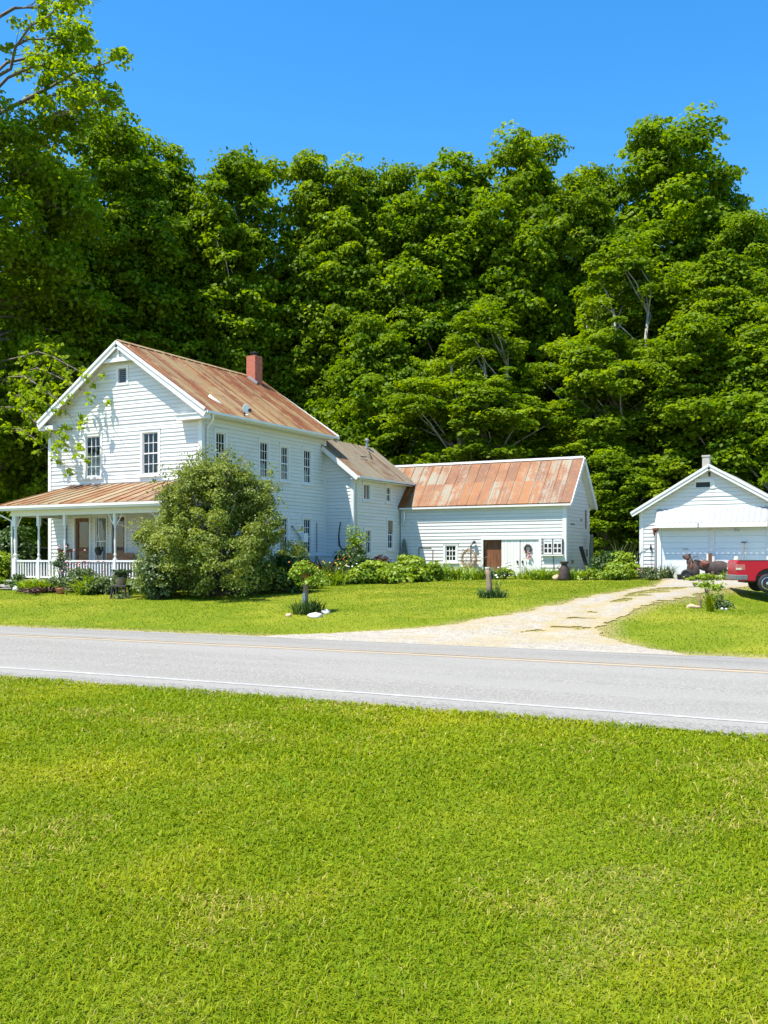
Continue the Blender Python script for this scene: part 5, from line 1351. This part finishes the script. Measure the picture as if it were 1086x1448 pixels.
MB().tube([(0, 0, -.55), (0, 0, .12), (.02, -.03, .2)], .018, 6).build('pole', M['black'], t, local=True); MB().tube([(0, -.02, .14), (.12, -.05, .24), (.18, -.08, .3)], .02, 6).build('arm', M['black'], t, local=True)
MB().lathe([(.02, .08), (.07, .05), (.09, -.03), (.03, -.05)], (.2, -.1, .28), 10).build('shade', M['black'], t, local=True)
# wreath on the right cream leaf
x = wall_pt(747)
t = thing('door_wreath', 'wreath with pink flowers hanging on the right cream barn door', 'wreath', (x, BY0 - .05, 2.02))
b = MB()
for a in range(14):
    th = a * .449; b.blob((.13 * math.cos(th), 0, .13 * math.sin(th)), (.05, .03, .05), a, .4, (6, 4))
b.build('ring', M['darkwood'], t, local=True)
blossoms(t, [(random.gauss(.03, .09), -.03, random.uniform(-.45, -.12)) for _ in range(16)], 'pink', .035)
b = MB(); b.tube([(.03, -.01, -.1), (.05, -.02, -.5)], .012, 5); b.build('ribbon', M['whitepetal'], t, local=True)
# two small sashes hung on the wall
x0_, x1_ = -13.62, -12.80
t = thing('hung_window_pair', 'pair of old white four pane sashes hung on the barn wall with a dark frame', 'window sashes', ((x0_ + x1_) / 2, BY0 - .04, 1.75))
hw = (x1_ - x0_) / 2
for s_ in (-1, 1):
    c0 = s_ * hw / 2; w2 = hw / 2 - .02
    b = MB(); b.box(c0 - w2, c0 + w2, -.045, .0, .04, .62); sd = b.build('sash', M['trim'], t, local=True)
    b = MB()
    for i in (-1, 1):
        for j in (0, 1): b.box(c0 + i * .085 - .06, c0 + i * .085 + .06, -.052, -.0455, .11 + j * .2, .26 + j * .2)
    b.build('pane', M['black'], sd, local=True)
    MB().tube([(c0 - .15, -.05, .56), (c0 - .05, -.05, .585), (c0 + .05, -.05, .57), (c0 + .15, -.05, .59)], .008, 4).build('scroll', M['grey'], sd, local=True)
local_boxes(t, 'frame', M['darkwood'], [(-hw - .03, -hw, -.06, .0, .0, .66), (hw, hw + .03, -.06, 0, .0, .66), (-.015, .015, -.06, 0, .0, .66)])
local_boxes(t, 'shelf', M['trim'], [(-hw - .06, hw + .06, -.1, .02, -.04, .02)]); MB().tube([(.02, -.02, -.04), (.05, -.02, -.95)], .014, 5).build('cord', M['black'], t, local=True)
local_boxes(t, 'lower_rail', M['greywood'], [(-hw - .02, hw + .05, -.03, 0, -.82, -.78)])
# milk can, plank, posts
x, y, z = at(796, 37.2)
t = thing('milk_can', 'rusty brown milk can standing at the barn corner', 'milk can', (x, y, z), 0)
MB().lathe([(.19, -.02), (.2, .1), (.2, .42), (.12, .56), (.11, .62), (.17, .68), (.17, .72), (.03, .73)], (.05, 0, 0), 14).build('body', M['rustiron'], t, local=True, smooth=True)
for s_ in (-1, 1): MB().tube([(.05 + s_ * .19, 0, .42), (.05 + s_ * .27, 0, .5), (.05 + s_ * .17, 0, .56)], .018, 5).build('handle', M['rustiron'], t, local=True)
tag(MB().blob((0, 0, 0), (.12, .1, .11), 14, .3, (10, 7)).build('stone', M['tanstone'], None, smooth=True), 'pale rounded stone leaning on the rusty milk can', 'stone').location = (x - .26, y - .05, z + .1)
x, y, z = at(834, 40.6)
t = tag(MB().beam((0, 0, -.05), (-.42, .12, 1.22), .2, .07).build('plank', M['black']), 'black plank leaning against the gable end of the barn', 'plank'); t.location = (x, y, z)
t = tag(MB().box(-.1, .1, -.1, .1, -.05, .28).build('bucket', M['black'], None, bevel=.03), 'small black bucket by the foot of the leaning plank', 'bucket'); t.location = at(817, 39.8)
x, y, z = at(836, 42.5); t = thing('wooden_post', 'pale green grey post behind the far corner of the barn', 'post', (x, y, z)); MB().tube([(0, 0, -.2), (0, 0, 1.2), (.02, 0, 1.75)], [.09, .085, .07], 7).build('shaft', M['mosswood'], t, local=True)
t = tag(MB().prism([(-.16, 0), (.2, 0), (.17, 1.1), (.06, 1.55), (0, 1.72), (-.1, 1.5), (-.14, .9)], 'y', -.03, .03).build('slab_board', M['mosswood'], None, bevel=.01), 'mossy pointed board standing in the corner of wing and barn', 'board'); t.location = (wall_pt(570, 38.85), 38.86, .8); t.rotation_euler = (-.06, 0, 0)

# ------------------------------------------------------------------ things at the garage
def statue_loc(x, y):
    a, b_ = gpt(x, y); return (a, b_, gz(a, b_))
t = thing('bear_statue', 'dark brown rusty statue of a seated bear before the garage', 'statue', at(978, 36.4), math.radians(-2))
b = MB(); b.blob((.06, 0, .30), (.22, .14, .32), 3, .12, (14, 10)); b.blob((-.06, 0, .66), (.13, .1, .17), 5, .15, (12, 8)); b.blob((-.17, 0, .84), (.17, .09, .10), 6, .15, (12, 8)); b.blob((-.08, .05, .93), (.04, .03, .04), 7, .1, (7, 5)); b.blob((-.08, -.05, .93), (.04, .03, .04), 8, .1, (7, 5)); b.blob((-.1, -.05, .42), (.07, .06, .2), 9, .1, (8, 6))
b.build('body', M['rustiron'], t, local=True, smooth=True)
b = MB(); b.blob((.02, -.12, .5), (.06, .02, .14), 12, .5, (8, 6)); b.blob((-.14, -.085, .8), (.06, .02, .05), 13, .5, (8, 6)); b.build('rust_patch', M['rustred'], t, local=True, smooth=True)
t = thing('cow_statue', 'bulky dark statue of a standing horned animal before the middle post of the garage', 'statue', at(1005, 36.6), math.radians(-2))
b = MB(); b.blob((.25, 0, .42), (.44, .13, .26), 21, .06, (16, 10)); b.blob((-.18, 0, .5), (.3, .11, .2), 22, .08, (12, 8)); b.blob((-.5, 0, .6), (.2, .08, .13), 23, .12, (12, 8))
for lx in (-.15, .1, .45, .62): b.tube([(lx, .08 if lx in (-.15, .45) else -.08, .3), (lx, .08 if lx in (-.15, .45) else -.08, -.04)], [.075, .045], 7)
b.build('body', M['rustiron'], t, local=True, smooth=True)
b = MB(); b.blob((-.2, -.1, .56), (.2, .035, .1), 24, .5, (10, 7)); b.tube([(-.62, -.08, .8), (-.5, -.14, .86), (-.4, -.1, .8)], [.02, .02, .01], 5); b.build('rust_patch', M['rustred'], t, local=True, smooth=True)
t = thing('old_wheel', 'small black wheel leaning beside the seated bear statue', 'wheel', at(971, 35.9), math.radians(-4))
b = MB(); ring = [(.16 * math.cos(a * .3927), 0, .2 + .16 * math.sin(a * .3927)) for a in range(17)]; b.tube(ring, .06, 8); b.build('tyre', M['tyre'], t, local=True, smooth=True)
MB().lathe([(.13, -.03), (.13, .03), (.03, .05)], (0, 0, 0), 14, fr=lambda a, b_, c: (a, c, .2 + b_)).build('hub', M['black'], t, local=True)
for lb, gx, gy, r, m in (('small black bucket by the grass tuft at the garage door', 961, 36.3, .1, 'black'), ('black low pan on the gravel behind the pickup truck', 1029, 35.6, .13, 'black')):
    t = tag(MB().lathe([(r * .7, -.02), (r, .18), (r * 1.05, .22), (r * .9, .22)], (0, 0, 0), 12).build('bucket', M[m], None, smooth=True), lb, 'bucket'); t.location = at(gx, gy)
t = thing('shop_sign_board', 'narrow dark board with a white edge leaning on the middle post of the garage', 'board', statue_loc(2.6, -.22), 0.0)
local_boxes(t, 'board', M['brownwood'], [(.0, .12, -.02, .02, .0, .95)]); local_boxes(t, 'edge', M['white'], [(-.07, -.01, -.02, .03, .0, .93)])
t = thing('hose_reel', 'coil of grey hose hanging left of the leaning board', 'hose', statue_loc(2.42, -.16), 0.0)
MB().tube([(.11 * math.cos(a * .4), -.02 * (a % 3), .55 + .2 * math.sin(a * .4)) for a in range(34)], .016, 5).build('coil', M['grey'], t, local=True)
t = thing('shovel', 'long handled tool standing against the right garage door', 'tool', statue_loc(3.86, -.3), 0.0)
MB().tube([(0, 0, 0), (0, .12, 1.35)], .018, 6).build('handle', M['greywood'], t, local=True); local_boxes(t, 'grip', M['black'], [(-.1, .1, .1, .14, 1.34, 1.38)])
t = thing('white_jug', 'pale jug on a stand against the right garage door', 'jug', statue_loc(3.6, -.3)); MB().lathe([(.09, .55), (.1, .7), (.07, .8), (.04, .84)], (0, 0, 0), 10).build('body', M['straw'], t, local=True, smooth=True); MB().lathe([(.08, 0), (.08, .52), (.1, .55)], (0, 0, 0), 10).build('stand', M['white'], t, local=True)
t = thing('wall_thermometer', 'small black ornament on a wire on the garage wall left of the doors', 'ornament', statue_loc(.42, -.06), 0.0)
MB().tube([(0, 0, .2), (0, 0, 1.25)], .008, 5).build('wire', M['black'], t, local=True); MB().blob((0, -.02, 1.18), (.04, .03, .12), 5, .4, (8, 6)).build('figure', M['black'], t, local=True)
t = thing('metal_hoop', 'pale bent hoop and tub at the left corner of the garage', 'hoop', statue_loc(-.05, -.45), 0)
MB().tube([(-.35, 0, 0), (-.22, 0, .45), (-.08, 0, .6), (.06, 0, .6)], .035, 6).build('hoop', M['white'], t, local=True, smooth=True); MB().lathe([(.14, 0), (.17, .3), (.18, .42), (.16, .42)], (.2, .05, .0), 12).build('tub', M['greywood'], t, local=True)

# ------------------------------------------------------------------ pickup truck (metres; x forward)
tx, ty, tz = at(1036, 31.3)
truck = thing('pickup_truck', 'red pickup truck parked on the grass by the garage, tail towards the drive', 'pickup truck', (tx, ty, tz - .0), math.radians(20))
KS = .88; truck.scale = (KS,) * 3
def arch(cx, r, z0, n=12):
    return [(cx + r * math.cos(math.pi * i / n), z0 + r * math.sin(math.pi * i / n)) for i in range(n + 1)][::-1]
def side_outline(x0, x1, z0, z1, arches):
    p = [(x0, z0)]
    for cx, r in arches: p += [(cx - r, z0)] + arch(cx, r, z0)[1:-1] + [(cx + r, z0)]
    return p + [(x1, z0), (x1, z1), (x0, z1)]
W2 = .86
b = MB()
for y0_, y1_ in ((-W2, -W2 + .09), (W2 - .09, W2)):
    o = [(.0, .50), (.04, .40)] + [(1.02 - .41, .40)] + arch(1.02, .41, .42)[1:-1] + [(1.02 + .41, .40), (2.02, .40), (2.02, 1.13), (.02, 1.13), (-.02, 1.08)]
    b.prism(o, 'y', y0_, y1_)
b.box(-.02, .05, -W2 + .09, W2 - .09, .48, 1.11); b.box(.05, 2.02, -W2 + .09, W2 - .09, .58, .64); b.box(1.96, 2.02, -W2 + .09, W2 - .09, .64, 1.12)
bed = b.build('bed', M['redpaint'], truck, local=True, bevel=.025)
b = MB()
for y0_ in (-W2 - .008, W2 - .03): b.box(.02, 2.0, y0_, y0_ + .05, 1.131, 1.15)
b.build('rail_cap', M['bumper'], bed, local=True)
b = MB(); cabx = 2.05
b.prism([(cabx, .40), (3.47, .40), (3.47, 1.08), (cabx, 1.14)], 'y', -W2, W2)
b.prism([(3.475, .55)] + arch(3.95, .41, .42)[0:] + [(4.38, .42), (4.72, .45), (4.76, .62), (4.72, .98), (3.475, 1.08)], 'y', -W2 + .005, W2 - .005)
body = b.build('body', M['redpaint'], truck, local=True, bevel=.03)
b = MB(); zc = 1.62
q0 = [(cabx + .02, -W2 + .03, 1.13), (3.45, -W2 + .03, 1.07), (2.95, -W2 + .18, zc), (cabx + .12, -W2 + .18, zc)]
q1 = [(x_, -y_, z_) for x_, y_, z_ in q0]
b.add(q0 + q1, [(0, 1, 2, 3), (7, 6, 5, 4), (0, 4, 5, 1), (1, 5, 6, 2), (2, 6, 7, 3), (3, 7, 4, 0)]); cab = b.build('cab', M['redpaint'], truck, local=True, bevel=.03)
for sy in (-1, 1):
    b = MB(); k = lambda x_, z_: (x_, sy * (W2 - .03 - .15 * (z_ - 1.1) / .52 + .006), z_)
    b.add([k(2.16, 1.18), k(3.28, 1.15), k(2.9, 1.55), k(2.2, 1.55)], [(0, 1, 2, 3)]); b.build('side_window', M['black'], cab, local=True)
b = MB(); b.add([(cabx + .035, -.62, 1.2), (cabx + .035, .62, 1.2), (cabx + .1, .56, 1.55), (cabx + .1, -.56, 1.55)], [(0, 1, 2, 3)]); b.build('rear_window', M['black'], cab, local=True)
b = MB(); b.add([(3.43, -.7, 1.12), (3.43, .7, 1.12), (2.99, .6, 1.58), (2.99, -.6, 1.58)], [(0, 1, 2, 3)]); b.build('windscreen', M['black'], cab, local=True)
local_boxes(body, 'underbody', M['black'], [(.3, 4.5, -.6, .6, .34, .5), (.55, 1.5, -.76, .76, .42, .95), (3.5, 4.4, -.76, .76, .42, .95)])
b = MB(); b.box(-.09, .0, -W2 - .01, W2 + .01, .44, .62); b.box(-.09, .34, -W2 - .015, -W2 + .05, .44, .62); b.box(-.09, .34, W2 - .05, W2 + .015, .44, .62); b.build('rear_bumper', M['bumper'], truck, local=True, bevel=.02)
b = MB(); b.box(4.68, 4.84, -W2, W2, .42, .6); b.build('front_bumper', M['bumper'], truck, local=True, bevel=.02)
for sy in (-1, 1):
    b = MB(); y0_, y1_ = sorted((sy * (W2 + .006), sy * (W2 - .2))); b.box(-.032, .26, y0_, y1_, .78, .99); lamp = b.build('tail_lamp', M['taillamp'], truck, local=True, bevel=.015)
    y2, y3 = sorted((sy * (W2 + .009), sy * (W2 - .1))); MB().box(-.034, .13, y2, y3, .80, .87).build('lens', M['straw'], lamp, local=True)
    b = MB(); y0_, y1_ = sorted((sy * (W2 - .04), sy * (W2 - .3))); b.box(4.7, 4.77, y0_, y1_, .7, .86); b.build('headlight', M['chrome'], truck, local=True)
    b = MB(); b.tube([(cx_, sy * (W2 + .004), .42 + 0) for cx_ in (1.5, 1.9, 3.4)], .02, 6); b.build('sill_trim', M['bumper'], truck, local=True)
for cx_ in (1.02, 3.95):
    for sy in (-1, 1):
        yc = sy * (W2 - .11); F_ = lambda a, b_, c, yc=yc, sy=sy, cx_=cx_: (cx_ + a, yc + sy * c, .33 + b_)
        b = MB(); b.lathe([(.21, -.1), (.30, -.105), (.33, -.07), (.33, .07), (.30, .105), (.215, .1)], (0, 0, 0), 26, fr=F_); ty_ = b.build('wheel', M['tyre'], truck, local=True, smooth=True)
        b = MB(); b.lathe([(.215, .02), (.215, .1), (.195, .105), (.185, .05), (.18, .03)], (0, 0, 0), 24, fr=F_)
        for k in range(5):
            a = k * 1.2566 + .3
            for da in (-.17, .17): b.beam(F_(.04 * math.cos(a), .04 * math.sin(a), .085), F_(.195 * math.cos(a + da), .195 * math.sin(a + da), .08), .035, .03, (0, 1, 0))
        b.lathe([(.06, .06), (.06, .1), (.03, .11)], (0, 0, 0), 12, fr=F_); b.build('rim', M['chrome'], ty_, local=True)
        MB().lathe([(.19, .0), (.19, .025), (.02, .03)], (0, 0, 0), 18, fr=F_).build('brake_disc', M['black'], ty_, local=True)
# ------------------------------------------------------------------ sky, sun, camera
W = bpy.data.worlds.new('World'); S.world = W; W.use_nodes = True
nt = W.node_tree; bg = nt.nodes['Background']
sky = nt.nodes.new('ShaderNodeTexSky'); sky.sky_type = 'NISHITA'; sky.sun_disc = False
SD = Vector((-.32, -.5, 1.3)).normalized()
sky.sun_elevation = math.asin(SD.z); sky.sun_rotation = math.atan2(SD.x, SD.y) % (2 * math.pi)
sky.air_density = 1.0; sky.dust_density = .5; sky.ozone_density = 3.0; sky.altitude = 300
hs = nt.nodes.new('ShaderNodeHueSaturation'); hs.inputs['Saturation'].default_value = 1.36; hs.inputs['Hue'].default_value = .497; hs.inputs['Value'].default_value = 1.12
nt.links.new(sky.outputs[0], hs.inputs['Color']); nt.links.new(hs.outputs[0], bg.inputs['Color'])
bg.inputs['Strength'].default_value = .12
sl = bpy.data.lights.new('sun', 'SUN'); sl.energy = 4.4; sl.angle = math.radians(.53); sl.color = (1, .94, .83)
so_ = bpy.data.objects.new('sun', sl); C.objects.link(so_); so_.rotation_euler = (-SD).to_track_quat('-Z', 'Y').to_euler(); so_.location = (0, 0, 40)
cam = bpy.data.cameras.new('camera'); co = bpy.data.objects.new('camera', cam); C.objects.link(co); S.camera = co
co.location = (0, 0, 1.6); co.rotation_euler = (math.pi / 2, 0, math.asin(SN))
cam.sensor_fit = 'VERTICAL'; cam.sensor_height = 36; cam.lens = 36 * FPX / 1448; cam.shift_y = (HOR - 724) / 1448
cam.clip_start = .05; cam.clip_end = 2000
S.view_settings.view_transform = 'Standard'; S.view_settings.look = 'None'; S.view_settings.exposure = 1.08; S.view_settings.gamma = 1
cy_ = S.cycles; cy_.max_bounces = 7; cy_.diffuse_bounces = 3; cy_.glossy_bounces = 3; cy_.transmission_bounces = 3; cy_.transparent_max_bounces = 8
cy_.use_denoising = True; cy_.sample_clamp_indirect = 6
